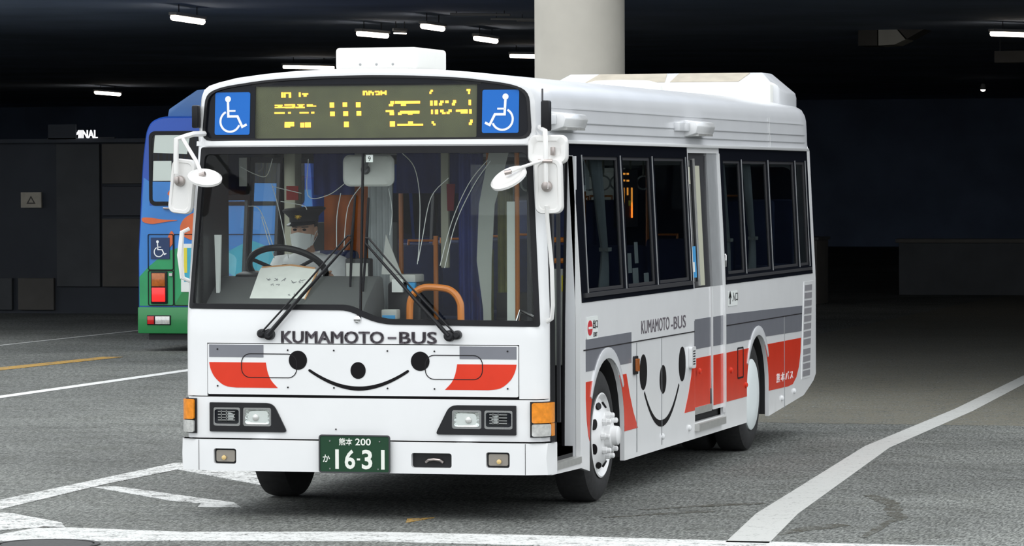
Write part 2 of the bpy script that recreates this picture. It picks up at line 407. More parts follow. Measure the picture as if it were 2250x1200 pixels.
for pts, w in (([(2.68, 2.42), (2.79, 2.16), (2.95, 1.70), (3.06, 1.10), (3.16, 0.75), (3.13, 0.42), (3.15, 0.0), (3.16, -0.55)], [0.10, 0.14, 0.11, 0.10, 0.07, 0.06, 0.06, 0.05]),
               ([(2.62, -0.50), (2.75, -0.1), (2.90, 0.25)], [0.12, 0.16, 0.08]), ([(1.5, 1.0), (1.8, 1.35), (2.15, 1.65)], [0.06, 0.12, 0.05]), ([(1.4, 0.4), (1.7, 0.75), (1.95, 1.0)], [0.05, 0.10, 0.05])):
    GZ[0] = 0.002; o = MB(); pp = smooth_path(pts, 5); ww_ = [w[min(int(i / 5), len(w) - 1)] * random.uniform(0.7, 1.3) for i in range(len(pp))]
    o.strip(pp, ww_, ground_map, UP, 0.001); o.build('stain', 'stain', floor, smooth=0)

# covered terminal: roof slab with an oblique front edge, walls, beams
CZ = 4.45
edge = [(70, 19), (14, 15), (4, 12.4), (-0.8, 13.2), (-2.8, 15.0), (-6, 19), (-14, 24.5), (-70, 30)]
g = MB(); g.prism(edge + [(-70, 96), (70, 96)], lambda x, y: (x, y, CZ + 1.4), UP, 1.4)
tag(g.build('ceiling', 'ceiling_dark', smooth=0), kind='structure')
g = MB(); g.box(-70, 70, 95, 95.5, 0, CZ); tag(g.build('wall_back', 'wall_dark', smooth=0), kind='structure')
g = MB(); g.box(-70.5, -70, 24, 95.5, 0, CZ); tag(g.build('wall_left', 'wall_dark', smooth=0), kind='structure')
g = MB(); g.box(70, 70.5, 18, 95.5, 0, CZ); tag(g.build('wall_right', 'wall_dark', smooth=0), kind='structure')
for k, (x0, x1, y, z) in enumerate(((-8.28, -7.40, 31.0, 4.41), (-7.85, -7.02, 31.6, 4.36), (-7.62, -6.85, 32.2, 4.36), (-7.33, -6.45, 33.0, 4.36))):
    t = empty('ceiling_pipe', (x0, y, z)); tag(t, ('topmost', 'second from top', 'third from top', 'lowest')[k] + ' of four faint pipes under the dark ceiling left of the pale pillar', 'pipe', 'faint ceiling pipes')
    MB().tube([(0, 0, 0), (x1 - x0, 0, -0.02)], 0.018, 8).build('tube', 'lamp_body', t)
    for f in (0.1, 0.9): MB().tube([((x1 - x0) * f, 0, 0), ((x1 - x0) * f, 0, CZ - z)], 0.006, 5).build('hanger', 'rail_dark', t)

def pillar(x, y, r, label, m='concrete', grp=None):
    t = empty('concrete_pillar', (x, y, 0)); tag(t, label, 'pillar', grp)
    MB().lathe([(r, 0.0), (r, CZ + 0.01)], (0, 0, 0), 'z', 40, cap=True).build('shaft', m, t)
    MB().lathe([(r + 0.03, 0.0), (r + 0.03, 0.12), (r + 0.015, 0.14)], (0, 0, 0), 'z', 40, cap=True).build('base_collar', 'panel_cool', t)
    return t
pillar(-2.14, 14.0, 0.435, 'round pale concrete pillar rising behind the white bus roof')
pillar(-17.2, 31.5, 0.5, 'dark round pillar left of the lit lettering in the shade', 'wall_dark')

# hanging strip lamps
def lamp(a, b, label, w=0.09, z=4.26):
    a = Vector((*a, 0)); b = Vector((*b, 0)); c = (a + b) / 2; L = (b - a).length
    t = empty('strip_lamp', (c.x, c.y, z), math.atan2(b.y - a.y, b.x - a.x)); tag(t, label, 'lamp', 'strip lamps under the terminal roof')
    MB().box(-L / 2, L / 2, -w * 0.7, w * 0.7, 0.03, 0.075).build('housing', 'lamp_body', t, bevel=0.008)
    MB().tube([(-L / 2 + .02, 0, 0), (L / 2 - .02, 0, 0)], w / 2, 10).build('tube', 'lamp_tube', t)
    for s in (-1, 1): MB().tube([(s * L * 0.3, 0, 0.07), (s * L * 0.3, 0, CZ - z)], 0.008, 5).build('hanger', 'rail_dark', t)
lamp((-11.08, 27.2), (-11.20, 28.75), 'leftmost bright strip lamp high above the blue bus', 0.085)
lamp((-28.05, 68.4), (-28.3, 70.7), 'faint far strip lamp left of the blue bus roof', 0.10)
lamp((-16.95, 49.6), (-16.25, 50.65), 'long thin strip lamp just left of the white bus roof box', 0.075)
lamp((-10.46, 33.6), (-10.34, 34.7), 'strip lamp directly above the left half of the white roof box', 0.085)
lamp((-8.75, 31.2), (-8.78, 32.35), 'highest strip lamp above the right end of the white roof box', 0.085)
lamp((-9.33, 36.1), (-9.38, 37.5), 'strip lamp midway between the white roof box and the pale pillar', 0.085)
lamp((-11.12, 44.8), (-10.66, 45.3), 'strip lamp touching the left edge of the pale pillar', 0.075)
lamp((-1.45, 37.1), (-0.70, 38.2), 'strip lamp at the right edge of the picture', 0.085)
lamp((-10.02, 33.95), (-9.87, 34.2), 'tiny dim strip lamp above the middle of the roof box', 0.02, 4.27)
t = empty('spot_lamp', (-6.49, 71.25, 4.2)); tag(t, 'tiny round spot lamp low in the dark on the right', 'lamp')
MB().lathe([(0.05, 0.12), (0.07, 0.0), (0.07, -0.02)], (0, 0, 0), 'z', 14, cap=True).build('housing', 'lamp_body', t)
MB().lathe([(0.01, -0.07), (0.05, -0.05), (0.06, -0.02)], (0, 0, 0), 'z', 14, cap=True).build('bulb', 'lamp_tube', t)
MB().tube([(0, 0, 0.1), (0, 0, 0.25)], 0.012, 6).build('stem', 'rail_dark', t)

# dim waiting-hall front on the left with lit lettering on its roof
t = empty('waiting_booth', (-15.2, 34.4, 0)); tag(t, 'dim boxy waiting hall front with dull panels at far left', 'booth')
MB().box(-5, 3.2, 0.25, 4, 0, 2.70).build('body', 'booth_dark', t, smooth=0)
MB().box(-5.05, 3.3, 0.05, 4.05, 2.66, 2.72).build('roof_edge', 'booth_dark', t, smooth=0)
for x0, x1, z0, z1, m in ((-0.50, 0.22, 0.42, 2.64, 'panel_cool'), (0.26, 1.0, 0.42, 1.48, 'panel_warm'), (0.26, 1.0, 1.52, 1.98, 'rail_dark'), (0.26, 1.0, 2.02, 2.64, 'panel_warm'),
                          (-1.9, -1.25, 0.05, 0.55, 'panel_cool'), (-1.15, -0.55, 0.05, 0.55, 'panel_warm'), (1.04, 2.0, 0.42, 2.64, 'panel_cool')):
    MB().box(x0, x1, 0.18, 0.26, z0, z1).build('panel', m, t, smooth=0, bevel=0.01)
t2 = empty('wall_poster', (-16.12, 34.60, 1.65)); tag(t2, 'small pale poster on the dark booth front at far left', 'poster')
MB().box(-0.17, 0.17, -0.02, 0.03, 0, 0.24).build('sheet', 'panel_tan', t2, smooth=0)
MB().strip([(-0.06, 0.07), (0, 0.17), (0.06, 0.07)], 0.018, lambda a, b: (a, -0.023, b), (0, -1, 0), 0.003, closed=True).build('mark', 'panel_warm', t2, smooth=0)
t = empty('roof_lettering', (-15.0, 34.35, 2.72)); tag(t, 'white lit capital letters on the dark booth roof', 'sign')
MB().text('TERMINAL', lambda a, b: (a, -0.02, b), (0, -1, 0), 0.03, -0.225, 0.07, 0.125, 0.62).build('letters', 'sign_lit', t, smooth=0)
MB().box(-0.5, 0.36, 0.0, 0.05, 0.0, 0.02).build('mounting_bar', 'rail_dark', t)
t = empty('blank_board', (-15.375, 34.2, 2.72)); tag(t, 'black board standing in front of the lit lettering', 'board')
MB().box(-0.30, 0.155, 0, 0.04, -0.01, 0.22).build('face', 'booth_dark', t, smooth=0)
MB().box(-0.32, 0.165, 0.0, 0.08, -0.01, 0.01).build('foot', 'rail_dark', t, smooth=0)
t = empty('guard_rail', (-16.3, 32.2, 0)); tag(t, 'dark pipe guard rail at the far left edge', 'railing')
for z in (0.35, 0.72, 1.08): MB().tube([(-1.6, 0, z), (0.36, 0, z)], 0.025, 8).build('rail', 'rail_dark', t)
for x in (-1.5, -0.55, 0.34): MB().tube([(x, 0, 0), (x, 0, 1.1)], 0.03, 8).build('post', 'rail_dark', t)

# dim things in the dark on the right
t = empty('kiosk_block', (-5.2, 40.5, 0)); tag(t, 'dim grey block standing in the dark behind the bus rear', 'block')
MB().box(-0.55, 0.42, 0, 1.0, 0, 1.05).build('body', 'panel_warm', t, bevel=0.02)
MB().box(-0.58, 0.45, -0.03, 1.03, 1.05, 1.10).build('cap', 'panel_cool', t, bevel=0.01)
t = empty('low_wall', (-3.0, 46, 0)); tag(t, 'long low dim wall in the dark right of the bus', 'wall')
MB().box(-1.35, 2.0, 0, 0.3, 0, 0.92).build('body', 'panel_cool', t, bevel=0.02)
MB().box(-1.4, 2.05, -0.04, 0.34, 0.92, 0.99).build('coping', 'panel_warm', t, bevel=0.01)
t = empty('ceiling_form', (-3.6, 40, 0)); tag(t, 'dim grey wedge shaped form under the dark ceiling on the right', 'form')  # wedge in three sections, the middle one paler
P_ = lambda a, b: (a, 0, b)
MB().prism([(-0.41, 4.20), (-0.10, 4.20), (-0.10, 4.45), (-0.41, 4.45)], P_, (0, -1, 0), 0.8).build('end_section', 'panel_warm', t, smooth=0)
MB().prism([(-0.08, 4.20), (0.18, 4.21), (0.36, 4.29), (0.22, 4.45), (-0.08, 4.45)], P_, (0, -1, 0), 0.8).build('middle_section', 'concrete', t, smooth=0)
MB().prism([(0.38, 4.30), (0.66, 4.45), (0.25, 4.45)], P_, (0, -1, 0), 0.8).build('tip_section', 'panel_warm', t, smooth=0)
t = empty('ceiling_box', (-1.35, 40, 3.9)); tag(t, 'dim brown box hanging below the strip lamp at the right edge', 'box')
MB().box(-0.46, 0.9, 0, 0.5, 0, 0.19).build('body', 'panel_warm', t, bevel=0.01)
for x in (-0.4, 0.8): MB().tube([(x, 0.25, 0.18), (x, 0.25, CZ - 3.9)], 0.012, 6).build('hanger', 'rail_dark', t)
t = empty('drain_cover', (-1.25, -2.02, 0)); tag(t, 'dark iron drain cover at the bottom left edge', 'drain cover')
MB().lathe([(0.30, 0.0), (0.30, 0.008), (0.27, 0.008), (0.27, 0.005)], (0, 0, 0), 'z', 36).build('rim', 'iron', t)
MB().lathe([(0.001, 0.006), (0.26, 0.006), (0.26, 0.0)], (0, 0, 0), 'z', 36).build('lid', 'iron', t)

# ================================================================== the white bus
BUS = empty('city_bus', (-0.015, 0, 0)); tag(BUS, 'white city bus with red and grey stripes and a smiling face on its front', 'bus')
RC = 0.10
def lerp(a, b, t): return a + (b - a) * t
def hw(z):
    if z <= 1.25: return 1.15
    if z <= 2.28: return lerp(1.15, 1.10, (z - 1.25) / 1.03)
    return lerp(1.10, 1.09, min(1, (z - 2.28) / 0.25))
def yf(z): return max(0.0, z - 1.15) * 0.07
def FP(off=0.0):
    def P(s, z):
        h = hw(z) - RC; a = abs(s) - h; sg = 1 if s >= 0 else -1
        if a <= 0: x, y, th = abs(s), yf(z), 0
        else:
            th = min(a / RC, math.pi / 2); x = h + RC * math.sin(th); y = yf(z) + RC * (1 - math.cos(th)) + max(0, a - RC * math.pi / 2)
        y += 0.015 * min(1, abs(s) / h) ** 2
        return (sg * (x + off * math.sin(th)), y - off * math.cos(th), z)
    return P
def FN(s, z):
    a = abs(s) - (hw(z) - RC); th = max(0, min(a / RC, math.pi / 2)); return Vector(((1 if s > 0 else -1) * math.sin(th), -math.cos(th), 0))
def smax(z): return hw(z) - RC + RC * math.pi / 2
def s_of(x, z):
    h = hw(z) - RC; return x if x <= h else h + RC * math.asin(min(1, (x - h) / RC))
def SP(side=1, off=0.0): return lambda y, z: (side * (hw(z) + off), y, z)
SN = {1: (1, 0, 0), -1: (-1, 0, 0)}
F0 = (0, -1, 0)
def part(name, m, fn, parent=BUS, **k):
    b = MB(); fn(b); return b.build(name, m, parent, **k)
def front(name, m, poly, off=0.002, t=0.003, holes=(), step=None, parent=BUS, **k):
    b = MB(); b.plate(poly, FP(off), FN, t, holes, step); return b.build(name, m, parent, **k)
def side(name, m, poly, off=0.002, t=0.003, holes=(), step=None, parent=BUS, sd=1, **k):
    b = MB(); b.plate(poly, SP(sd, off), SN[sd], t, holes, step); return b.build(name, m, parent, **k)
def mir(poly): return [(-x, z) for x, z in poly][::-1]

# roof outline (half), then full list from -x to +x
half = [(1.10, 2.28), (1.095, 2.36), (1.092, 2.46), (1.088, 2.53), (1.078, 2.575), (1.055, 2.615), (1.015, 2.64), (0.95, 2.660), (0.83, 2.687), (0.65, 2.709), (0.45, 2.725), (0.22, 2.734), (0, 2.737)]
outl = [(-x, z) for x, z in half] + half[-2::-1]
def inset(l, d):
    out = []
    for i, (x, z) in enumerate(l):
        a = Vector(l[max(i - 1, 0)]); b = Vector(l[min(i + 1, len(l) - 1)]); tg = (b - a).normalized(); n = Vector((tg.y, -tg.x))
        out.append((x + n.x * d, z + n.y * d))
    return out
def ystart(x, z): return FP()(math.copysign(s_of(abs(x), z), x), z)[1]
ins = inset(outl, 0.028)
# front shell: from the mid seam to the roof edge, holes for windscreen, lid and sign
ws = round_poly([(-1.118, 1.272), (-0.085, 1.266), (0.115, 1.182), (1.118, 1.172), (1.052, 2.262), (-1.052, 2.262)], [0.02, 0.05, 0.10, 0.02, 0.02, 0.02])
sgn_out = round_poly([(-1.052, 2.30), (1.052, 2.30), (1.030, 2.585), (0.93, 2.632), (0.62, 2.674), (0.3, 2.690), (0, 2.695), (-0.3, 2.690), (-0.62, 2.674), (-0.93, 2.632), (-1.030, 2.585)],
                     [0.07, 0.07, 0.06, 0.1, 0.1, 0.1, 0.1, 0.1, 0.1, 0.1, 0.06])
lid = rrect(-0.985, 0.985, 0.749, 1.058, 0.008, 2)
lidh = rrect(-0.990, 0.990, 0.743, 1.063, 0.008, 2)
zz = [0.738 + (2.29 - 0.738) * k / 14 for k in range(15)]
bnd = [(smax(z), z) for z in zz] + [(math.copysign(s_of(abs(x), z), x), z) for x, z in ins[::-1] if z > 2.30] + [(-smax(z), z) for z in zz[::-1]]
bnd += [(-0.990, 0.738), (-0.990, 1.063), (0.990, 1.063), (0.990, 0.738)]
front('front_shell', 'white_paint', bnd, 0, 0.02, [ws, sgn_out], step=0.06)
front('lower_front_panel', 'white_paint', [(-smax(0.5), 0.480), (smax(0.5), 0.480), (smax(0.5), 0.732), (-smax(0.5), 0.732)], 0.0, 0.02,
      [], step=0.08)
front('front_backing', 'seam_dark', [(-smax(0.5) + .03, 0.30), (smax(0.5) - .03, 0.30), (smax(0.5) - .03, 1.12), (-smax(0.5) + .03, 1.12)], -0.03, 0.02, step=0.15)
front_lid = front('front_lid', 'white_paint', lid, 0.004, 0.02, step=0.15)
for sx_ in (-1, 1):
    slot = rrect(0.408, 0.764, 0.853, 0.998, 0.055, 6)
    slot = slot if sx_ > 0 else mir(slot)
    b = MB(); b.strip(slot, 0.005, FP(0.0072), FN, 0.002, closed=True); b.build('lid_slot_outline', 'seam_dark', front_lid, smooth=0)
    grey = [(0.622, 0.976), (0.975, 0.976), (0.975, 1.053), (0.622, 1.053)]
    red = [(0.975, 0.945), (0.607, 0.945)] + [tuple(p) for p in smooth_path([(0.607, 0.945), (0.595, 0.885), (0.572, 0.835), (0.530, 0.790)], 4)][1:] + [tuple(p) for p in smooth_path([(0.80, 0.790), (0.875, 0.802), (0.935, 0.848), (0.965, 0.90), (0.975, 0.945)], 4)][:-1]
    for nm, mt, pl in (('grey_stripe', 'grey_paint', grey), ('red_stripe', 'red_paint', red)):
        b = MB(); b.plate(pl if sx_ > 0 else mir(pl), FP(0.0058), FN, 0.0015); b.build(nm, mt, front_lid, smooth=0)
    b = MB(); b.plate(ell(-0.012 + sx_ * 0.388, 0.961, 0.0585, 0.0585), FP(0.0068), FN, 0.002); b.build('face_eye', 'black_paint', front_lid, smooth=0)
    for x_, z_ in ((0.92, 1.025), (0.92, 0.80), (0.465, 1.022), (0.465, 0.795), (0.17, 1.022), (0.17, 0.795)):
        b = MB(); b.lathe([(0.0055, 0), (0.005, -0.004), (0.002, -0.005)], (sx_ * x_, FP(0.006)(x_, z_)[1], z_), 'y', 8, cap=True); b.build('lid_screw', 'seam_dark', front_lid)
b = MB(); b.plate(ell(-0.016, 0.902, 0.048, 0.051), FP(0.0068), FN, 0.002); b.build('face_nose', 'black_paint', front_lid, smooth=0)
sm = []
for k in range(25):
    t_ = k / 24 * 2 - 1; sm.append((-0.014 + 0.312 * t_, 0.792 + 0.108 * (abs(t_) ** 1.9)))
b = MB(); b.strip(sm, [0.016 + 0.010 * (1 - abs(k / 12 - 1)) for k in range(25)], FP(0.0068), FN, 0.002)
for e in (sm[0], sm[-1]): b.plate(ell(e[0], e[1], 0.0075, 0.0075, 12), FP(0.0068), FN, 0.002)
b.build('face_smile', 'black_paint', front_lid, smooth=0)
part('front_lettering', 'text_grey', lambda b: [b.text('KUMAMOTO', FP(0.006), FN, 0.006, -0.180 + dx, 1.102 + dz, 0.071, 0.650, 0.0) for dx in (-0.003, 0.003) for dz in (-0.002, 0.002)], smooth=0)
part('front_lettering', 'text_grey', lambda b: [b.text('BUS', FP(0.006), FN, 0.006, 0.362 + dx, 1.102 + dz, 0.071, 0.230, 0.0) for dx in (-0.003, 0.003) for dz in (-0.002, 0.002)], smooth=0)
part('front_lettering', 'text_grey', lambda b: b.plate([(0.172, 1.094), (0.225, 1.094), (0.225, 1.107), (0.172, 1.107)], FP(0.006), FN, 0.006), smooth=0)
part('washer_jet', 'chrome', lambda b: b.lathe([(0.026, 0), (0.022, -0.012), (0.008, -0.02)], (-0.02, yf(1.21), 1.212), 'y', 14, cap=True))
part('badge_dot', 'seam_dark', lambda b: b.lathe([(0.005, 0), (0.004, -0.004)], (-0.16, -0.001, 0.543), 'y', 8, cap=True))

# roof: loft along the bus, round-over at the front
rings = [[Vector((x, ystart(x, z), z)) for x, z in ins]]
rings.append([Vector((x, ystart(x, z) + 0.006, z)) for x, z in inset(outl, 0.012)])
rings.append([Vector((x, ystart(x, z) + 0.03, z)) for x, z in outl])
for y in (0.5, 1.0, 3.0, 5.0, 7.15): rings.append([Vector((x, y, z)) for x, z in outl])
for y in (7.17, 8.5): rings.append([Vector((x, y, z)) for x, z in outl])
for y, d in ((8.72, 0.006), (8.80, 0.02), (8.86, 0.05), (8.90, 0.10)): rings.append([Vector((x * (1 - d * 0.7), y, max(2.28, z - d * (z > 2.3) * (z - 2.28) / 0.45))) for x, z in outl])
part('roof_shell', 'roof_white', lambda b: b.loft(rings, caps=False, closed=False))
for s in (-1, 1):
    for zc, w in ((2.345, 0.006), (2.405, 0.006), (2.495, 0.008)):
        b = MB(); b.strip([(0.35, zc), (8.6, zc)], w, SP(s, 0.0045), SN[s], 0.004); b.build('roof_crease', 'roof_white' if zc > 2.45 else 'alu_grey', BUS, smooth=0)
    b = MB(); b.box(min(s * 1.095, s * 1.125), max(s * 1.095, s * 1.125), 0.22, 8.66, 2.277, 2.300); b.build('drip_rail', 'white_paint', BUS, bevel=0.004)
    b = MB(); b.strip([(7.16, 2.30), (7.16, 2.53)], 0.012, SP(s, 0.005), SN[s], 0.004); b.build('roof_joint', 'white_paint', BUS, smooth=0)
for (y0, y1) in ((0.30, 0.95), (4.05, 4.72)):
    q = empty('gutter_lamp', (1.09, y0, 2.37), 0, BUS)
    MB().prism([(0, -0.02), (0.085, 0.005), (0.10, 0.055), (0.085, 0.085), (0, 0.10)], lambda a, c_: (a, 0.08, c_), F0, y1 - y0 - 0.08).build('cover', 'white_paint', q, bevel=0.006)
    MB().box(0.0, 0.045, -0.25 if y0 > 1 else 0.0, 0.1, 0.02, 0.08).build('base', 'roof_white', q, bevel=0.006)
    MB().box(0.03, 0.09, 0.16, y1 - y0 - 0.04, -0.012, 0.004).build('lens', 'clear_lens', q)

# destination sign
front('sign_panel', 'black_gloss', [(x * 1.004, z) for x, z in sgn_out], -0.012, 0.006,
      [rrect(-0.705, 0.705, 2.312, 2.640, 0.01, 2)], step=0.08)
sign_rim_o = [(x * 1.008, 2.485 + (z - 2.485) * 1.03) for x, z in sgn_out]; sign_rim_i = [(x * 0.982, 2.485 + (z - 2.485) * 0.93) for x, z in sgn_out]
front('sign_gasket', 'black_plastic', sgn_out, 0.004, 0.014, [sign_rim_i])
front('sign_rim', 'white_paint', [(-1.098, 2.270), (1.098, 2.270), (1.098, 2.297), (-1.098, 2.297)], 0.012, 0.012, step=0.1)
part('led_board', 'led_board', lambda b: b.box(-0.73, 0.73, 0.135, 0.15, 2.29, 2.655))
front('sign_glass', 'sign_glass', rrect(-0.703, 0.703, 2.314, 2.638, 0.008, 2), -0.014, 0.003)
part('sign_hood', 'black_plastic', lambda b: b.box(-0.73, 0.73, 0.122, 0.132, 2.632, 2.66))
def LX(px): return (px - 815) * 0.002885 + 0.035
def LZ(py): return 2.728 - (py - 153) * 0.00285
LED = []
for ox, k, rects in ((580, 9.229, [(320, 180, 365, 285), (375, 182, 520, 210), (375, 205, 410, 285), (475, 205, 522, 290), (682, 185, 720, 275), (750, 200, 872, 232), (780, 230, 840, 270),
        (185, 425, 345, 448), (185, 468, 400, 492), (250, 440, 330, 470), (385, 415, 600, 445), (400, 465, 590, 498), (545, 430, 602, 480), (650, 418, 795, 440), (612, 470, 800, 498), (680, 438, 760, 468), (845, 420, 965, 445), (845, 448, 1035, 470),
        (178, 573, 388, 606), (460, 570, 515, 606), (695, 573, 880, 603), (935, 570, 996, 606), (390, 770, 580, 800), (385, 800, 500, 880), (500, 805, 580, 855), (710, 785, 792, 880), (808, 780, 922, 880),
        (1315, 390, 1402, 490), (1580, 390, 1668, 480), (1850, 390, 1942, 490), (1322, 570, 1415, 660), (1590, 568, 1688, 660), (1862, 565, 1955, 655), (1605, 772, 1700, 880),
        (1990, 165, 2030, 255), (2030, 165, 2075, 195), (2060, 195, 2090, 255), (2105, 165, 2140, 255), (2150, 165, 2170, 215), (2180, 190, 2215, 255)]),
        (820, 9.23, [(20, 170, 110, 200), (40, 225, 120, 255), (95, 185, 125, 240), (135, 165, 165, 255), (165, 190, 225, 230), (225, 165, 258, 250),
        (305, 430, 390, 475), (335, 375, 410, 435), (430, 375, 935, 425), (550, 425, 650, 470), (240, 550, 400, 590), (320, 590, 408, 650), (490, 600, 560, 648), (530, 568, 925, 605), (560, 603, 920, 625), (690, 620, 780, 645),
        (325, 770, 425, 875), (695, 775, 790, 830), (475, 825, 995, 862), (1128, 195, 1165, 240), (1150, 160, 1195, 200), (1875, 150, 1950, 190), (1905, 190, 1942, 250),
        (1140, 370, 1190, 470), (1220, 370, 1285, 468), (1320, 420, 1380, 468), (1345, 372, 1412, 420), (1445, 372, 1512, 425), (1580, 420, 1640, 470), (1600, 365, 1662, 425), (1915, 362, 1962, 468),
        (1158, 548, 1195, 638), (1238, 548, 1300, 640), (1345, 550, 1410, 605), (1380, 600, 1450, 640), (1470, 590, 1530, 638), (1510, 548, 1572, 600), (1660, 552, 1750, 595), (1755, 550, 1895, 630), (1925, 548, 1975, 635),
        (1170, 775, 1212, 825), (1200, 820, 1245, 860), (1945, 750, 1992, 810), (1918, 805, 1975, 855)])):
    for x0, y0, x1, y1 in rects: LED.append((LX(ox + x0 / k), LX(ox + x1 / k), LZ(180 + y1 / k), LZ(180 + y0 / k)))
sb = bpy.data.objects['led_board']
for x0, x1, z0, z1 in LED:
    MB().box(x0, x1, 0.131, 0.136, z0, z1).build('led_segment', 'led', sb, smooth=0)
# wheelchair signs
def wheelchair(parent, P, N, cx, cz, h, m='sign_white', flip=1):
    k = h / 0.26
    def q(pts): return [(cx + flip * x * k, cz + z * k) for x, z in pts]
    b = MB(); b.plate(ell(cx + flip * -0.030 * k, cz + 0.088 * k, 0.019 * k, 0.019 * k, 16), P, N, 0.002)
    b.strip(q([(-0.030, 0.07), (-0.026, -0.018), (0.034, -0.018), (0.066, -0.082), (0.095, -0.068)]), 0.015 * k, P, N, 0.002)
    b.strip(q([(-0.028, 0.016), (0.020, 0.016)]), 0.011 * k, P, N, 0.002)
    arc = [(-0.013 + 0.064 * math.cos(R(a)), -0.048 + 0.064 * math.sin(R(a))) for a in range(118, 348, 10)]
    b.strip(q(arc), 0.013 * k, P, N, 0.002)
    return b.build('wheelchair_symbol', m, parent, smooth=0)
for xc, fl in ((-0.852, 1), (0.853, -1)):
    o = front('accessibility_sign', 'sign_blue', rrect(xc - 0.114, xc + 0.114, 2.337, 2.598, 0.012, 3), -0.008, 0.004)
    wheelchair(o, FP(-0.0065), FN, xc, 2.468, 0.26, flip=fl)

# windscreen
wsi = round_poly([(-1.085, 1.303), (-0.078, 1.300), (0.120, 1.215), (1.082, 1.208), (1.020, 2.218), (-1.022, 2.218)], [0.015, 0.05, 0.10, 0.015, 0.03, 0.03])
front('windscreen_frame', 'black_rubber', ws, 0.006, 0.03, [wsi], step=0.08)
front('windscreen_pane', 'windscreen_glass', [p for p in wsi if p[0] < -0.01][:0] + round_poly([(-1.09, 1.30), (-0.078, 1.297), (-0.012, 1.27), (-0.012, 2.222), (-1.025, 2.222)], 0), -0.008, 0.004, step=0.1)
front('windscreen_pane', 'windscreen_glass', round_poly([(-0.004, 1.262), (0.12, 1.212), (1.087, 1.205), (1.023, 2.222), (-0.004, 2.222)], 0), -0.008, 0.004, step=0.1)
front('windscreen_divider', 'black_rubber', [(-0.012, 1.26), (0.000, 1.255), (0.000, 2.225), (-0.012, 2.225)], 0.0, 0.02)

# headlamps
for sx_ in (-1, 1):
    hl = round_poly([(0.470, 0.520), (0.972, 0.520), (0.972, 0.698), (0.560, 0.698)], [0.025, 0.006, 0.006, 0.045])
    house = front('headlamp_housing', 'black_plastic', hl if sx_ > 0 else mir(hl), 0.012, 0.016, [r if sx_ > 0 else mir(r) for r in (rrect(0.573, 0.757, 0.556, 0.668, 0.01, 3), rrect(0.774, 0.950, 0.556, 0.668, 0.01, 3))])
    for x0, x1, low in ((0.573, 0.757, 1), (0.774, 0.950, 0)):
        r_ = rrect(x0, x1, 0.556, 0.668, 0.014, 3); i_ = rrect(x0 + .012, x1 - .012, 0.568, 0.657, 0.012, 3)
        front('lamp_bezel', 'chrome', r_ if sx_ > 0 else mir(r_), 0.006, 0.012, [i_ if sx_ > 0 else mir(i_)], parent=house)
        xc = sx_ * (x0 + x1) / 2
        def bowl(b):
            a_ = [Vector((xc + px * 0.078, 0.002, 0.612 + pz * 0.044)) for px, pz in rrect(-1, 1, -1, 1, 0.25, 3)]
            c_ = [Vector((xc + px * 0.04, 0.012 if low else 0.010, 0.612 + pz * 0.026)) for px, pz in rrect(-1, 1, -1, 1, 0.9, 3)]
            b.loft([a_, c_], caps=False); b.add(c_, [tuple(range(len(c_)))])
        part('lamp_reflector', 'reflector' if low else 'black_gloss', bowl, house)
        if low:
            part('lamp_bulb', 'clear_lens', lambda b: b.lathe([(0.022, 0.012), (0.02, 0.0), (0.01, -0.006)], (xc + 0.01 * sx_, 0, 0.608), 'y', 14, cap=True), house)
        else:
            part('lamp_fins', 'chrome', lambda b: [b.box(xc - 0.055, xc + 0.055, -0.002, 0.006, zc, zc + 0.006) for zc in (0.588, 0.604, 0.622, 0.640)] + [b.box(xc - 0.003, xc + 0.003, -0.002, 0.006, 0.585, 0.65), b.box(xc - 0.035, xc - 0.03, -0.002, 0.006, 0.585, 0.65)], house)
        front('lamp_lens', 'clear_glass', (i_ if sx_ > 0 else mir(i_)), 0.008, 0.003, parent=house)
    # corner turn lamps
    s1 = smax(0.6) + 0.03
    tb = [(1.058, 0.508), (s1, 0.508), (s1, 0.722), (1.058, 0.722)]
    tl = front('turn_lamp', 'black_plastic', tb if sx_ > 0 else mir(tb), 0.010, 0.010, step=0.03)
    for nm, mt, z0, z1 in (('amber_lens', 'amber', 0.594, 0.716), ('clear_lens', 'clear_lens', 0.514, 0.588)):
        tp = rrect(1.068, s1 - (0.0 if z0 > .55 else 0.06), z0, z1, 0.01, 2)
        b = MB(); b.plate(tp if sx_ > 0 else mir(tp), FP(0.026), FN, 0.016, step=0.03); b.build(nm, mt, tl, smooth=50)
    if True:
        tp = rrect(s1 - 0.058, s1, 0.514, 0.590, 0.006, 2); b = MB(); b.plate(tp if sx_ > 0 else mir(tp), FP(0.026), FN, 0.016, step=0.03); b.build('amber_corner', 'amber', tl, smooth=50)

# bumper with fog lamps, hook recess and plate
bs = smax(0.4) + 0.05
fogs = [rrect(0.792, 0.938, 0.325, 0.418, 0.014, 3)]; fogs.append(mir(fogs[0])); hook = rrect(0.326, 0.578, 0.320, 0.408, 0.014, 3)
bumper = front('bumper', 'white_paint', round_poly([(-bs, 0.283), (bs, 0.283), (bs, 0.474), (-bs, 0.474)], 0.012), 0.035, 0.05, fogs + [hook], step=0.1)
part('bumper_top', 'white_paint', lambda b: b.loft([[Vector(FP(o)(s, 0.474)) for s in [i * bs / 20 for i in range(-20, 21)]] for o in (0.034, -0.01)], caps=False, closed=False), bumper)
front('bumper_recess', 'black_plastic', rrect(0.31, 0.60, 0.305, 0.42, 0.01), 0.0, 0.006, parent=bumper)
part('tow_hook', 'steel_clip', lambda b: b.tube([(0.41, -0.004, 0.352), (0.43, -0.018, 0.366), (0.465, -0.022, 0.370), (0.50, -0.018, 0.366), (0.515, -0.004, 0.352)], 0.008, 8), bumper)
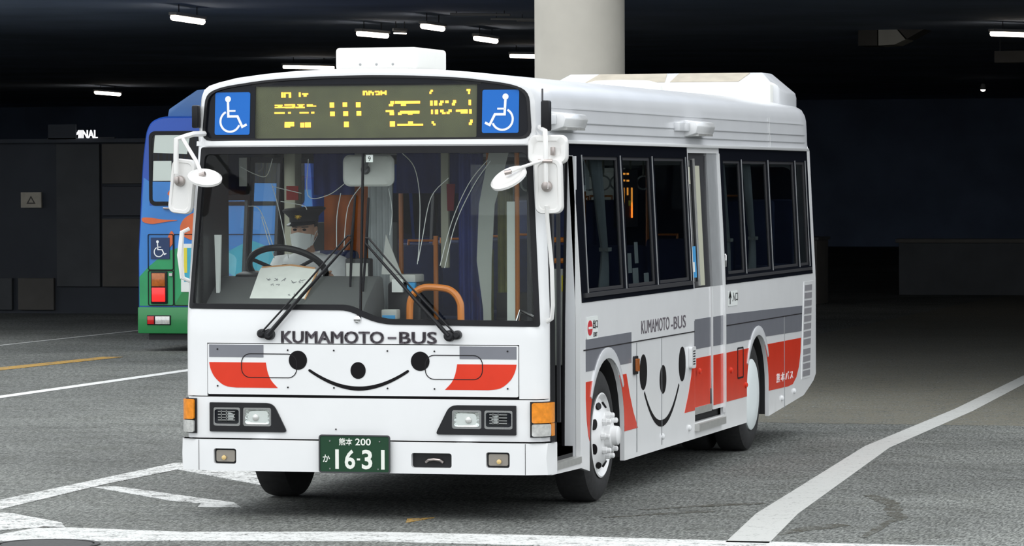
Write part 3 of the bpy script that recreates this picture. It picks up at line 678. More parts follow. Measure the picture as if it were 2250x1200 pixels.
for s in (-1, 1):
    o = front('fog_lamp', 'black_plastic', [(s * x, z) for x, z in rrect(0.788, 0.942, 0.321, 0.422, 0.014, 3)], 0.004, 0.004, parent=bumper)
    front('fog_lamp_lens', 'fog_lens', [(s * x, z) for x, z in rrect(0.805, 0.925, 0.337, 0.407, 0.010, 3)], 0.022, 0.016, parent=bumper)
    part('fog_lamp_bulb', 'bulb', lambda b: b.lathe([(0.015, 0.0), (0.014, -0.006), (0.006, -0.009)], (s * 0.872, -0.022, 0.362), 'y', 14, cap=True), bumper)
    part('bumper_seam', 'seam_dark', lambda b: b.strip([(s * 1.035, 0.285), (s * 1.035, 0.470)], 0.003, FP(0.0362), FN, 0.002), bumper, smooth=0)
npx, npz = -0.024, 0.398
def NP(a, b): return (npx + a, -0.062, npz + b)
plate_o = part('number_plate', 'plate_green', lambda b: b.plate(rrect(-0.22, 0.22, -0.11, 0.11, 0.012, 3), NP, F0, 0.006))
part('plate_frame', 'dark_alu', lambda b: b.strip(rrect(-0.222, 0.222, -0.112, 0.112, 0.014, 3), 0.008, lambda a, c_: (npx + a, -0.066, npz + c_), F0, 0.008, closed=True), plate_o, smooth=0)
part('plate_bracket', 'black_plastic', lambda b: b.box(npx - 0.15, npx + 0.15, -0.057, -0.03, npz - 0.08, npz + 0.08), plate_o)
NPt = lambda a, b: (npx + a, -0.0645, npz + b)
for txt, x, z, h, w, bo in (('熊本', -0.055, 0.074, 0.044, 0.085, 0.012), ('200', 0.055, 0.074, 0.042, 0.098, 0.012), ('か', -0.178, -0.028, 0.045, 0.045, 0.012),
                            ('1', -0.110, -0.032, 0.118, 0.022, 0.02), ('6', -0.028, -0.032, 0.118, 0.066, 0.022), ('3', 0.080, -0.032, 0.118, 0.066, 0.022), ('1', 0.180, -0.032, 0.118, 0.022, 0.02)):
    if txt == '1': part('plate_character', 'plate_white', lambda b: b.plate([(x - w / 2, z - h / 2), (x + w / 2, z - h / 2), (x + w / 2, z + h / 2), (x - w / 2, z + h / 2)], NPt, F0, 0.003), plate_o, smooth=0)
    else: part('plate_character', 'plate_white', lambda b: b.text(txt, NPt, F0, 0.003, x, z, h, w, bo), plate_o, smooth=0)
part('plate_character', 'plate_white', lambda b: b.plate([(0.016, -0.038), (0.036, -0.038), (0.036, -0.026), (0.016, -0.026)], NPt, F0, 0.003), plate_o, smooth=0)
for x, z in ((-0.155, 0.078), (0.16, 0.078), (-0.155, -0.09), (0.15, -0.09)): part('plate_bolt', 'chrome', lambda b: b.lathe([(0.006, 0), (0.005, -0.004)], (npx + x, -0.062, npz + z), 'y', 8, cap=True), plate_o)

# ------------------------------------------------------------------ sides
FA, RA = (1.59, 0.45, 0.47), (6.42, 0.46, 0.42)
def arch(c, z0, n=14):
    cy, cz, r = c; return [(cy - r, z0)] + [(cy - r * math.cos(math.pi * k / n), cz + r * math.sin(math.pi * k / n)) for k in range(n + 1)] + [(cy + r, z0)]
def side_outline():
    f = [(yf(z) + RC + 0.014, z) for z in (0.48, 0.8, 1.15, 1.6, 2.0, 2.285)]
    return ([(0.16, 0.272), (0.16, 0.475)] + f + [(8.80, 2.285), (8.80, 0.47), (8.70, 0.42), (8.56, 0.385), (8.27, 0.32)] + arch(RA, 0.236)[::-1] + arch(FA, 0.228)[::-1] + [(0.9, 0.262)])
fdoor = [(0.235, 0.318), (0.885, 0.318), (0.885, 2.20), (0.30, 2.20), (0.235, 1.2)]
wband1 = [(1.02, 1.325), (4.12, 1.325), (4.12, 2.245), (1.02, 2.245)]
mdoor = [(4.20, 0.345), (5.20, 0.345), (5.20, 2.24), (4.20, 2.24)]
wband2 = [(5.30, 1.325), (8.60, 1.325), (8.60, 2.235), (5.30, 2.235)]
side('side_shell', 'white_paint', side_outline(), 0, 0.03, [fdoor, wband1, mdoor, wband2], step=0.14)
side('side_shell', 'white_paint', side_outline(), 0, 0.03, [[(0.62, 1.325), (8.60, 1.325), (8.60, 2.235), (0.62, 2.235)]], step=0.14, sd=-1)
# windows, kerb side
def windows(sd, outer, panes, name, mt='tinted_glass'):
    band = side(name, 'black_gloss', outer, 0.004, 0.006, [[(a, c), (b_, c), (b_, d), (a, d)] for a, b_, c, d in panes], step=0.2, sd=sd)
    for a, b_, c, d in panes:
        fr = side('window_frame', 'dark_alu', [(a - .015, c - .015), (b_ + .015, c - .015), (b_ + .015, d + .015), (a - .015, d + .015)], -0.004, 0.02, [[(a + .02, c + .02), (b_ - .02, c + .02), (b_ - .02, d - .02), (a + .02, d - .02)]], sd=sd, parent=band)
        side('window_pane', mt, [(a, c), (b_, c), (b_, d), (a, d)], -0.010, 0.004, sd=sd, parent=band)
    return band
windows(1, [(0.20, 2.285), (0.20, 2.205), (0.90, 2.205), (0.935, 1.288), (4.16, 1.288), (4.16, 2.285)], [(1.10, 2.08, 1.35, 2.20), (2.20, 3.00, 1.35, 2.20), (3.12, 4.06, 1.35, 2.20)], 'window_band')
windows(1, [(5.25, 1.288), (8.66, 1.288), (8.66, 2.285), (5.25, 2.285)], [(5.36, 5.98, 1.36, 2.19), (6.06, 6.98, 1.36, 2.19), (7.08, 8.08, 1.36, 2.19), (8.17, 8.54, 1.36, 2.19)], 'window_band')
windows(-1, [(0.55, 1.288), (8.66, 1.288), (8.66, 2.285), (0.55, 2.285)], [(0.66, 1.12, 1.36, 1.95), (1.20, 1.75, 1.36, 2.19), (1.92, 3.0, 1.36, 2.19), (3.1, 4.2, 1.36, 2.19), (4.3, 5.4, 1.36, 2.19), (5.5, 6.6, 1.36, 2.19), (6.7, 7.7, 1.36, 2.19), (7.8, 8.5, 1.36, 2.19)], 'window_band', 'clear_glass')
for y in (1.10, 2.14, 3.06, 4.10):
    side('window_edge_bar', 'alu_grey', [(y - .008, 1.34), (y + .008, 1.34), (y + .008, 2.21), (y - .008, 2.21)], 0.007, 0.006)
for y in (6.02, 7.03, 8.125, 8.56):
    side('window_edge_bar', 'alu_grey', [(y - .008, 1.35), (y + .008, 1.35), (y + .008, 2.20), (y - .008, 2.20)], 0.007, 0.006)
side('window_sill_bar', 'dark_alu', [(1.0, 1.318), (4.12, 1.318), (4.12, 1.345), (1.0, 1.345)], 0.014, 0.012)
side('window_sill_bar', 'dark_alu', [(5.3, 1.318), (8.6, 1.318), (8.6, 1.340), (5.3, 1.340)], 0.014, 0.012)
# livery on the kerb side and road side
def liv(name, m, pts, sd=1, off=0.002): side(name, m, pts, off, 0.0025, step=0.3, sd=sd, smooth=0)
def arc_pts(c, z0, z1, right, n=16):
    cy, cz, r = c; out = []
    for k in range(n + 1):
        z = lerp(z0, z1, k / n); dz = max(0, z - cz); w = math.sqrt(max(0, r * r - dz * dz)); out.append((cy + (w if right else -w), z))
    return out
for sd in (1, -1):

    w_ = math.sqrt(0.47 ** 2 - 0.405 ** 2)
    liv('grey_stripe', 'grey_paint', [(1.022, 0.855), (1.59 - w_, 0.855), (1.45, 0.899), (1.59, 0.920), (1.73, 0.899), (1.59 + w_, 0.855), (2.26, 0.855), (2.26, 1.056), (1.022, 1.056)], sd)
    liv('red_stripe', 'red_paint', [(1.022, 0.79), (1.022, 0.68), (1.045, 0.55), (1.085, 0.45), (1.118, 0.415)] + arc_pts(FA, 0.45, 0.79, False), sd)
    liv('red_stripe', 'red_paint', [(2.44, 0.418), (2.31, 0.53), (2.20, 0.66), (2.115, 0.79)] + arc_pts(FA, 0.79, 0.418, True), sd)
    y0r = 5.225 if sd > 0 else 3.9
    liv('grey_stripe', 'grey_paint', [(y0r, 0.852), (6.28, 0.852), (6.42, 0.878), (6.56, 0.852), (8.175, 0.838), (8.21, 1.040), (y0r, 1.072)], sd)
    liv('red_stripe', 'red_paint', [(y0r, 0.432), (6.002, 0.432)] + arc_pts(RA, 0.46, 0.79, False) + [(y0r, 0.79)], sd)
    liv('red_stripe', 'red_paint', arc_pts(RA, 0.79, 0.43, True) + [(7.62, 0.424), (7.80, 0.432), (7.95, 0.48), (8.06, 0.56), (8.13, 0.67), (8.155, 0.785)], sd)
    for c, zb in ((FA, 0.45), (RA, 0.46)):
        cy, cz, r = c
        b = MB(); b.strip([(cy - (r + 0.03) * math.cos(R(a)), cz + (r + 0.03) * math.sin(R(a))) for a in range(28, 156, 8)], [0.010 + 0.060 * math.sin(math.pi * (i + .5) / 16) ** 0.5 for i in range(16)], SP(sd, 0.008), SN[sd], 0.012)
        b.build('arch_flare', 'roof_white', BUS, bevel=0.002)
        # dark wheel-well liner
        def liner(b):
            pts = arch(c, 0.25, 16); b.loft([[Vector((sd * 1.12, y, z)) for y, z in pts], [Vector((sd * 0.74, y, z)) for y, z in pts]], caps=False, closed=False)
            b.add([(sd * 0.74, y, z) for y, z in pts], [tuple(range(len(pts)))])
        part('wheel_well', 'chassis', liner)
    side('panel_seam', 'seam_dark', [(0.965, 0.987), (4.18, 0.983), (4.18, 0.990), (0.965, 0.994)], 0.0045, 0.004, sd=sd)
    side('panel_seam', 'seam_dark', [(5.23, 0.984), (8.18, 0.975), (8.18, 0.982), (5.23, 0.991)], 0.0045, 0.004, sd=sd)
    for y in (3.14, 7.45): side('panel_seam', 'alu_grey', [(y, 0.26), (y + 0.008, 0.26), (y + 0.008, 0.98), (y, 0.98)], 0.0045, 0.004, sd=sd)
    side('panel_seam', 'alu_grey', [(2.40, 0.26), (2.41, 0.26), (2.41, 0.98), (2.40, 0.98)], 0.0045, 0.004, sd=sd)
liv('red_stripe', 'red_paint', [(3.86, 0.432), (4.19, 0.432), (4.19, 0.79), (4.12, 0.79), (4.08, 0.68), (3.99, 0.56)])
liv('grey_stripe', 'grey_paint', [(4.18, 0.865), (4.20, 0.865), (4.20, 1.06), (4.18, 1.06)])
# smiling face on the side
for y, z, ry, rz in ((2.601, 0.777, 0.105, 0.118), (3.785, 0.777, 0.105, 0.120), (3.186, 0.700, 0.098, 0.097)):
    liv('face_eye' if z > .75 else 'face_nose', 'black_paint', ell(y, z, ry, rz), off=0.003)
sm = []
for k in range(25):
    a_ = k / 24 * 2 - 1; sm.append((3.155 + 0.525 * a_, 0.405 + 0.235 * (abs(a_) ** 2.1)))
part('face_smile', 'black_paint', lambda b: b.strip(sm, [0.02 + 0.026 * (1 - abs(k / 12 - 1)) for k in range(25)], SP(1, 0.003), SN[1], 0.0025), smooth=0)
part('side_lettering', 'text_grey', lambda b: b.text('KUMAMOTO', SP(1, 0.003), SN[1], 0.003, 2.965, 1.075, 0.088, 0.84, 0.0), smooth=0)
part('side_lettering', 'text_grey', lambda b: b.text('-BUS', SP(1, 0.003), SN[1], 0.003, 3.67, 1.070, 0.088, 0.46, 0.0), smooth=0)
part('side_lettering', 'sign_white', lambda b: b.text('熊 本 バ ス', SP(1, 0.005), SN[1], 0.003, 7.47, 0.510, 0.070, 0.66, 0.0), smooth=0)
ex = side('exit_sticker', 'sticker_white', rrect(1.04, 1.34, 1.055, 1.195, 0.02), 0.003, 0.002)
part('no_entry_disc', 'sticker_red', lambda b: b.plate(ell(1.125, 1.125, 0.062, 0.048), SP(1, 0.005), SN[1], 0.002), ex, smooth=0)
part('no_entry_bar', 'sticker_white', lambda b: b.plate([(1.08, 1.118), (1.17, 1.118), (1.17, 1.132), (1.08, 1.132)], SP(1, 0.007), SN[1], 0.002), ex, smooth=0)
part('sticker_text', 'black_paint', lambda b: b.text('出口', SP(1, 0.005), SN[1], 0.002, 1.265, 1.145, 0.055, 0.12, 0.01), ex, smooth=0)
part('sticker_text', 'black_paint', lambda b: b.text('EXIT', SP(1, 0.005), SN[1], 0.002, 1.265, 1.080, 0.028, 0.10, 0.01), ex, smooth=0)
en = side('entrance_sticker', 'sticker_white', rrect(5.33, 5.66, 1.125, 1.235, 0.01), 0.003, 0.002)
part('sticker_text', 'black_paint', lambda b: b.text('入口', SP(1, 0.005), SN[1], 0.002, 5.57, 1.19, 0.065, 0.19, 0.0), en, smooth=0)
part('sticker_text', 'black_paint', lambda b: b.strip([(5.39, 1.14), (5.39, 1.21)], 0.02, SP(1, 0.005), SN[1], 0.002), en, smooth=0)
part('sticker_text', 'black_paint', lambda b: b.strip([(5.35, 1.185), (5.39, 1.225), (5.43, 1.185)], 0.016, SP(1, 0.005), SN[1], 0.002), en, smooth=0)
# rear grille
vg = side('vent_frame', 'white_paint', [(8.17, 0.452), (8.56, 0.452), (8.67, 1.228), (8.28, 1.228)], 0.004, 0.004)
for k in range(8):
    z0 = 1.155 - k * 0.062; dy = (z0 - 0.45) * 0.14
    side('vent_slat', 'vent_grey', [(8.195 + dy, z0), (8.50 + dy, z0), (8.507 + dy, z0 + 0.046), (8.202 + dy, z0 + 0.046)], 0.007, 0.004, parent=vg)
for k in range(4):
    z0 = 0.645 - k * 0.058; dy = (z0 - 0.45) * 0.14
    side('vent_slat', 'vent_grey', [(8.195 + dy, z0), (8.50 + dy, z0), (8.507 + dy, z0 + 0.044), (8.202 + dy, z0 + 0.044)], 0.007, 0.004, parent=vg)
# small fittings
mk = side('marker_lamp', 'black_plastic', rrect(2.30, 2.40, 0.775, 0.895, 0.01), 0.015, 0.014)
side('marker_lens', 'amber_dark', rrect(2.318, 2.385, 0.795, 0.878, 0.008), 0.028, 0.014, parent=mk)
ic = side('intercom', 'white_paint', rrect(4.00, 4.13, 0.735, 0.885, 0.02), 0.025, 0.024)
for k in range(6): side('intercom_slot', 'seam_dark', [(4.03, 0.76 + k * 0.018), (4.10, 0.76 + k * 0.018), (4.10, 0.768 + k * 0.018), (4.03, 0.768 + k * 0.018)], 0.0265, 0.002, parent=ic)
for y, z, m in ((5.42, 0.655, 'red_paint'), (5.95, 0.52, 'red_paint'), (4.34, 0.70, 'red_paint'), (3.16, 0.315, 'white_paint'), (4.0, 0.32, 'white_paint'), (7.35, 0.345, 'white_paint'), (7.85, 0.375, 'white_paint')):
    part('round_cap', m, lambda b: b.lathe([(0.022, 0), (0.021, 0.012), (0.008, 0.02)], (hw(z), y, z), 'x', 14, cap=True))
part('flap_outline', 'seam_dark', lambda b: b.strip(rrect(5.66, 5.86, 0.585, 0.805, 0.01, 2), 0.012, SP(1, 0.0055), SN[1], 0.003, closed=True), smooth=0)
# ------------------------------------------------------------------ rear end, chassis, roof units
RB = [(smax(z), z) for z in (0.47, 1.0, 1.25, 1.7, 2.0, 2.28)] + [(math.copysign(s_of(abs(x), z), x), z) for x, z in inset(outl, 0.03)[::-1] if z > 2.3] + [(-smax(z), z) for z in (2.28, 2.0, 1.7, 1.25, 1.0, 0.47)]
def RP(off=0.0):
    P = FP(off)
    def Q(s, z): x, y, zz_ = P(s, z); return (x, 8.905 - (y - yf(z)) - yf(z) * 0.3, zz_)
    return Q
def RN(s, z): n = FN(s, z); return Vector((n.x, -n.y, 0))
b = MB(); b.plate(RB, RP(), RN, 0.02, [rrect(-0.95, 0.95, 1.45, 2.15, 0.08)], 0.12); b.build('rear_shell', 'white_paint', BUS)
b = MB(); b.plate(rrect(-0.97, 0.97, 1.43, 2.17, 0.08), RP(-0.01), RN, 0.006); b.build('rear_window', 'tinted_glass', BUS)
part('underbody', 'chassis', lambda b: (b.box(-1.10, 1.10, 0.14, 1.08, 0.30, 0.40), b.box(-0.70, 0.70, 1.08, 2.10, 0.32, 0.55), b.box(-1.10, 1.10, 2.10, 5.96, 0.27, 0.40), b.box(-0.45, 0.45, 5.96, 6.88, 0.34, 0.6), b.box(-1.10, 1.10, 6.88, 8.6, 0.40, 0.6)), smooth=0)
part('axle', 'chassis', lambda b: (b.tube([(-0.9, 1.56, 0.42), (0.9, 1.56, 0.42)], 0.06, 8), b.tube([(-0.9, 6.40, 0.42), (0.9, 6.40, 0.42)], 0.09, 8)))
part('interior_floor', 'floor_lino', lambda b: (b.box(-1.11, 0.60, 0.16, 1.05, 0.62, 0.66), b.box(0.60, 1.10, 0.16, 1.0, 0.36, 0.40), b.box(-0.70, 0.70, 1.05, 2.12, 0.62, 0.66), b.box(-1.11, 1.11, 2.12, 5.95, 0.62, 0.66), b.box(-0.5, 0.5, 5.95, 6.9, 0.62, 0.66), b.box(-1.11, 1.11, 6.9, 8.7, 0.90, 0.94)), smooth=0)
part('ceiling_lining', 'interior_light', lambda b: b.loft([[Vector((x * 0.955, y, z - 0.06 if z > 2.45 else z - 0.02)) for x, z in outl] for y in (0.62, 8.7)], caps=False, closed=False))
part('header_box', 'black_plastic', lambda b: b.box(-1.03, 1.03, 0.16, 0.62, 2.27, 2.62), smooth=0)

# front roof box
rb = empty('roof_vent_box', (-0.035, 0.45, 2.722), 0, BUS)
def rbx(b):
    w, d, h = 0.262, 0.68, 0.152
    def sec(y, k): return [Vector((x, y, z)) for x, z in [(-w * k, 0.0), (w * k, 0.0), (w * k, h * k)] + [(w * k - .0, h * k), (-w * k + 0.03, h * k), (-w * k + 0.01, h * k - 0.012), (-w * k, h * k - 0.035)]]
    b.box(-w, w, 0, d, 0.012, h)
part('box_cover', 'pod_white', rbx, rb, bevel=0.022, seg=3)
part('box_foot', 'black_plastic', lambda b: b.box(-0.24, 0.24, 0.03, 0.64, -0.03, 0.016), rb)
for k in range(3): part('box_screw', 'alu_grey', lambda b: b.lathe([(0.008, 0), (0.007, -0.004), (0.003, -0.006)], (-0.10 + 0.105 * k, 0.0, 0.048), 'y', 10, cap=True), rb)

# rear air conditioner pod and round roof vent
pod = empty('air_conditioner_pod', (0, 8.15, 2.62), 0, BUS)
def podsec(y, w0, w1, w2, z1, z2): return [Vector((x, y, z)) for x, z in ((-w0, 0.0), (-w0, z1), (-w1, z2), (w1, z2), (w0, z1), (w0, 0.0))]
part('pod_cover', 'roof_white', lambda b: b.loft([podsec(0.0, 0.97, 0.93, 0, 0.185, 0.200), podsec(0.03, 0.985, 0.90, 0, 0.155, 0.212), podsec(0.22, 1.0, 0.80, 0, 0.125, 0.292), podsec(0.58, 1.0, 0.80, 0, 0.125, 0.292), podsec(0.72, 0.98, 0.84, 0, 0.10, 0.22)]), pod, bevel=0.012)
for x0, x1, x2, x3 in ((-0.63, 0.035, -0.55, 0.015), (0.075, 0.64, 0.115, 0.70)):
    part('pod_grille', 'panel_tan', lambda b: b.add([(x0, 0.035, 0.219), (x1, 0.035, 0.219), (x3, 0.20, 0.291), (x2, 0.20, 0.291), (x0, 0.04, 0.205), (x1, 0.04, 0.205), (x3, 0.205, 0.28), (x2, 0.205, 0.28)],
         [(0, 1, 2, 3), (4, 7, 6, 5), (0, 4, 5, 1), (2, 6, 7, 3), (1, 5, 6, 2), (0, 3, 7, 4)]), pod, smooth=0)
part('pod_front_block', 'pod_white', lambda b: b.box(-0.93, 0.93, -0.10, 0.03, -0.02, 0.195), pod, bevel=0.02)
part('round_roof_vent', 'pod_white', lambda b: b.lathe([(0.30, -0.03), (0.30, 0.02), (0.285, 0.045), (0.20, 0.068), (0.001, 0.075)], (0.32, 5.5, 2.715), 'z', 36))

# ------------------------------------------------------------------ doors
# front doorway: jamb, folded leaf, sill, black edge
dj = part('front_doorway_jamb', 'roof_white', lambda b: b.loft([[Vector((x, y, z)) for x, y in ((x0, 0.885), (1.118, 0.885), (1.118, 0.93), (x0, 0.93))] for z, x0 in ((0.33, 1.048), (1.2, 1.055), (2.20, 1.075))]), smooth=0)
part('jamb_edge', 'black_rubber', lambda b: b.loft([[Vector((x0 + dx, y, z)) for dx, y in ((-0.016, 0.875), (0.0, 0.875), (0.0, 0.93), (-0.016, 0.93))] for z, x0 in ((0.36, 1.048), (1.2, 1.055), (2.20, 1.075))]), dj, smooth=0)
side('door_edge_rubber', 'black_rubber', [(0.135, 0.30), (0.235, 0.30), (0.235, 1.2), (0.30, 2.21), (0.20, 2.21), (0.135, 1.2)], 0.006, 0.04)
side('door_sill', 'aluminium', [(0.20, 0.295), (0.885, 0.295), (0.885, 0.335), (0.20, 0.335)], 0.008, 0.10)
leaf = part('front_door_leaf', 'dark_alu', lambda b: (b.box(0.86, 0.885, 0.70, 0.73, 0.42, 2.16), b.box(1.00, 1.025, 0.70, 0.73, 0.42, 2.16), b.box(0.86, 1.025, 0.70, 0.73, 0.42, 0.55), b.box(0.86, 1.025, 0.70, 0.73, 2.12, 2.18)), smooth=0)
part('leaf_glass', 'clear_glass', lambda b: b.box(0.885, 1.0, 0.712, 0.718, 0.55, 2.12), leaf, smooth=0)
part('leaf_handle', 'chrome', lambda b: b.tube([(0.93, 0.70, 1.02), (0.93, 0.67, 1.02), (0.93, 0.67, 1.16), (0.93, 0.70, 1.16)], 0.008, 6), leaf)
leaf2 = part('front_door_leaf', 'dark_alu', lambda b: (b.box(0.93, 1.035, 0.82, 0.85, 0.42, 0.55), b.box(1.015, 1.035, 0.82, 0.85, 0.42, 2.16), b.box(0.93, 0.95, 0.82, 0.85, 0.42, 2.16), b.box(0.93, 1.035, 0.82, 0.85, 2.1, 2.16)), smooth=0)
part('leaf_glass', 'clear_glass', lambda b: b.box(0.95, 1.015, 0.832, 0.838, 0.55, 2.1), leaf2, smooth=0)
part('door_step', 'interior_grey', lambda b: (b.box(0.62, 1.09, 0.20, 0.90, 0.30, 0.345), b.box(0.56, 0.62, 0.20, 1.0, 0.345, 0.66)), smooth=0)
part('step_riser_panel', 'black_plastic', lambda b: b.box(0.60, 1.10, 0.935, 0.96, 0.34, 1.35), smooth=0)
# middle door
def leaf_band(parent, y0, y1, off):
    def q(name, m, z0, z1, o=0.0): side(name, m, [(y0, z0), (y1, z0), (y1, z1), (y0, z1)], off + o, 0.002, step=0.2, parent=parent, smooth=0)
    q('grey_stripe', 'grey_paint', 0.855, 1.066, 0.002); q('red_stripe', 'red_paint', 0.43, 0.79, 0.002)
ml = side('middle_door_leaf', 'white_paint', [(4.20, 0.40), (4.835, 0.40), (4.835, 1.285), (4.20, 1.285)], -0.022, 0.02, step=0.2)
leaf_band(ml, 4.20, 4.835, -0.022)
side('leaf_window_frame', 'dark_alu', [(4.20, 1.285), (4.835, 1.285), (4.835, 2.24), (4.20, 2.24)], -0.022, 0.02, [[(4.25, 1.33), (4.44, 1.33), (4.44, 2.19), (4.25, 2.19)]], parent=ml)
side('leaf_window_pane', 'tinted_glass', [(4.24, 1.32), (4.45, 1.32), (4.45, 2.20), (4.24, 2.20)], -0.032, 0.004, parent=ml)
side('leaf_lit_glass', 'cream_post', [(4.455, 1.30), (4.63, 1.30), (4.63, 2.15), (4.455, 2.15)], -0.016, 0.006, parent=ml)  # opaque panel for glass seen bright; the light is in its colour
side('leaf_edge_bar', 'aluminium', [(4.443, 1.30), (4.458, 1.30), (4.458, 2.20), (4.443, 2.20)], -0.010, 0.012, parent=ml)
side('leaf_edge_bar', 'dark_alu', [(4.80, 0.40), (4.85, 0.40), (4.85, 2.22), (4.80, 2.22)], -0.016, 0.02, parent=ml)
side('blue_sticker', 'sticker_blue', [(4.26, 1.36), (4.42, 1.36), (4.42, 1.58), (4.26, 1.58)], -0.026, 0.002, parent=ml)
side('sticker_figure', 'sticker_white', [(4.28, 1.40), (4.36, 1.40), (4.36, 1.47), (4.28, 1.47)], -0.024, 0.002, parent=ml)
side('pale_sticker', 'cream_post', [(4.27, 2.02), (4.36, 2.02), (4.36, 2.14), (4.27, 2.14)], -0.026, 0.002, parent=ml)
m2 = side('middle_door_leaf', 'white_paint', [(4.855, 0.40), (5.195, 0.40), (5.195, 1.285), (4.855, 1.285)], -0.008, 0.02, step=0.2)
leaf_band(m2, 4.855, 5.195, -0.008)
side('leaf_upper_panel', 'alu_grey', [(4.855, 1.285), (5.195, 1.285), (5.195, 2.24), (4.855, 2.24)], -0.008, 0.02, step=0.2, parent=m2)
side('door_edge_trim', 'white_paint', [(5.19, 0.36), (5.225, 0.36), (5.225, 2.24), (5.19, 2.24)], 0.010, 0.02, step=0.3)
side('middle_door_step', 'aluminium', [(4.19, 0.285), (5.10, 0.285), (5.10, 0.335), (4.19, 0.335)], 0.035, 0.06)
side('middle_door_kick', 'aluminium', [(4.21, 0.395), (4.82, 0.395), (4.82, 0.445), (4.21, 0.445)], -0.012, 0.01)
part('middle_door_hinge', 'chrome', lambda b: b.tube([(1.125, 5.28, 1.40), (1.145, 5.28, 1.42), (1.145, 5.28, 1.50), (1.125, 5.28, 1.52)], 0.008, 6))

# ------------------------------------------------------------------ wheels
def wheel(y, sd, rear=False, steer=0.0):
    x = 1.115 if not rear else 1.10
    W = empty('wheel', (sd * x, y, 0.425), R(steer), BUS); s = sd
    prof = [(0.262, -0.01), (0.285, 0.0), (0.33, 0.004), (0.385, -0.008), (0.412, -0.022), (0.422, -0.05), (0.425, -0.12), (0.422, -0.19), (0.412, -0.218), (0.33, -0.244), (0.262, -0.235), (0.262, -0.01)]
    part('tyre', 'tyre', lambda b: (b.lathe([(r, s * h) for r, h in prof], (0, 0, 0), 'x', 56), rear and b.lathe([(r, s * (h - 0.28)) for r, h in prof], (0, 0, 0), 'x', 40)), W, smooth=40)
    if rear:
        part('wheel_cover', 'wheel_rear', lambda b: b.lathe([(0.268, s * -0.012), (0.268, s * 0.004), (0.255, s * 0.012), (0.12, s * 0.02), (0.001, s * 0.021)], (0, 0, 0), 'x', 44), W)
    else:
        part('rim', 'wheel_white', lambda b: b.lathe([(0.262, s * -0.20), (0.262, s * -0.01), (0.272, s * 0.004), (0.262, s * 0.008), (0.252, s * -0.008), (0.238, s * -0.022), (0.205, s * -0.005), (0.150, s * 0.034), (0.105, s * 0.038), (0.001, s * 0.038)], (0, 0, 0), 'x', 48), W)
        for k in range(8):
            a = R(22.5 + 45 * k); c = (s * 0.012, 0.198 * math.cos(a), 0.198 * math.sin(a))
            def hole(b):
                n = Vector((s * 0.5, math.cos(a) * 0.35, math.sin(a) * 0.35)).normalized(); tq = Vector((0, -math.sin(a), math.cos(a))); rq = n.cross(tq)
                cc = Vector((s * 0.005, 0.205 * math.cos(a), 0.205 * math.sin(a))); top = [cc + n * 0.004 + tq * (0.036 * math.cos(2 * math.pi * i / 16)) + rq * (0.02 * math.sin(2 * math.pi * i / 16)) for i in range(16)]
                b.loft([[p - n * 0.012 for p in top], top])
            part('rim_hole', 'black_paint', hole, W)
            a2 = R(45 * k); cy, cz = 0.128 * math.cos(a2), 0.128 * math.sin(a2)
            part('wheel_nut', 'wheel_white', lambda b: b.lathe([(0.024, s * 0.036), (0.024, s * 0.062), (0.017, s * 0.064), (0.017, s * 0.085), (0.010, s * 0.09)], (0, cy, cz), 'x', 8, cap=True), W)
        part('hub_cap', 'wheel_white', lambda b: b.lathe([(0.082, s * 0.036), (0.080, s * 0.075), (0.062, s * 0.082), (0.06, s * 0.115), (0.045, s * 0.125), (0.001, s * 0.127)], (0, 0, 0), 'x', 28), W)
wheel(1.56, 1); wheel(1.56, -1); wheel(6.40, 1, True); wheel(6.40, -1, True)

# ------------------------------------------------------------------ mirrors
def slab(b, cx, y, cz, w, h, d, r, tilt=0.0, dish=True):
    """rounded mirror housing facing -y with a shallow oval dish"""
    def ring(k, yy): return [Vector((cx + (px * math.cos(tilt) - pz * math.sin(tilt)), yy, cz + (px * math.sin(tilt) + pz * math.cos(tilt)))) for px, pz in rrect(-w / 2 * k, w / 2 * k, -h / 2 + w / 2 * (1 - k), h / 2 - w / 2 * (1 - k), r * k, 6)]
    b.loft([ring(0.93, y + d), ring(1.0, y + d * 0.7), ring(1.0, y + d * 0.25), ring(0.93, y), ring(0.72, y), ring(0.66, y + 0.006)])
def disc(b, c, r, nrm, d=0.05):
    nrm = Vector(nrm).normalized(); a = nrm.cross(Vector((0, 0, 1))).normalized(); e = a.cross(nrm); c = Vector(c)
    b.loft([[c + nrm * h + (a * math.cos(2 * math.pi * k / 28) + e * math.sin(2 * math.pi * k / 28)) * q for k in range(28)] for q, h in ((r * 0.9, -d * .55), (r, -d * 0.5), (r, -d * .2), (r * 0.86, 0.0), (r * 0.80, -0.004), (r * 0.3, 0.0))])
ML = empty('road_side_mirror', (-1.10, 0.05, 2.33), 0, BUS)       # children in bus-relative numbers minus the origin
def rel(o, p): return (p[0] - o[0], p[1] - o[1], p[2] - o[2])
oL = (-1.10, 0.05, 2.33)
part('mirror_arm', 'mirror_white', lambda b: (b.tube([rel(oL, p) for p in [(-1.03, 0.10, 2.345), (-1.065, 0.0, 2.342), (-1.10, -0.07, 2.325), (-1.142, -0.10, 2.31), (-1.142, -0.105, 2.20), (-1.142, -0.105, 2.10)]], 0.017, 8),
     b.tube([rel(oL, p) for p in [(-1.11, -0.08, 2.318), (-1.05, -0.13, 2.25), (-0.985, -0.17, 2.17), (-0.945, -0.20, 2.10)]], 0.012, 8)), ML)
part('tall_mirror', 'mirror_white', lambda b: slab(b, -1.122 - oL[0], -0.07 - oL[1], 2.022 - oL[2], 0.155, 0.335, 0.06, 0.045, R(-6)), ML)
part('round_mirror', 'mirror_white', lambda b: disc(b, rel(oL, (-0.925, -0.19, 2.088)), 0.105, (0.26, -0.46, 1.0)), ML)
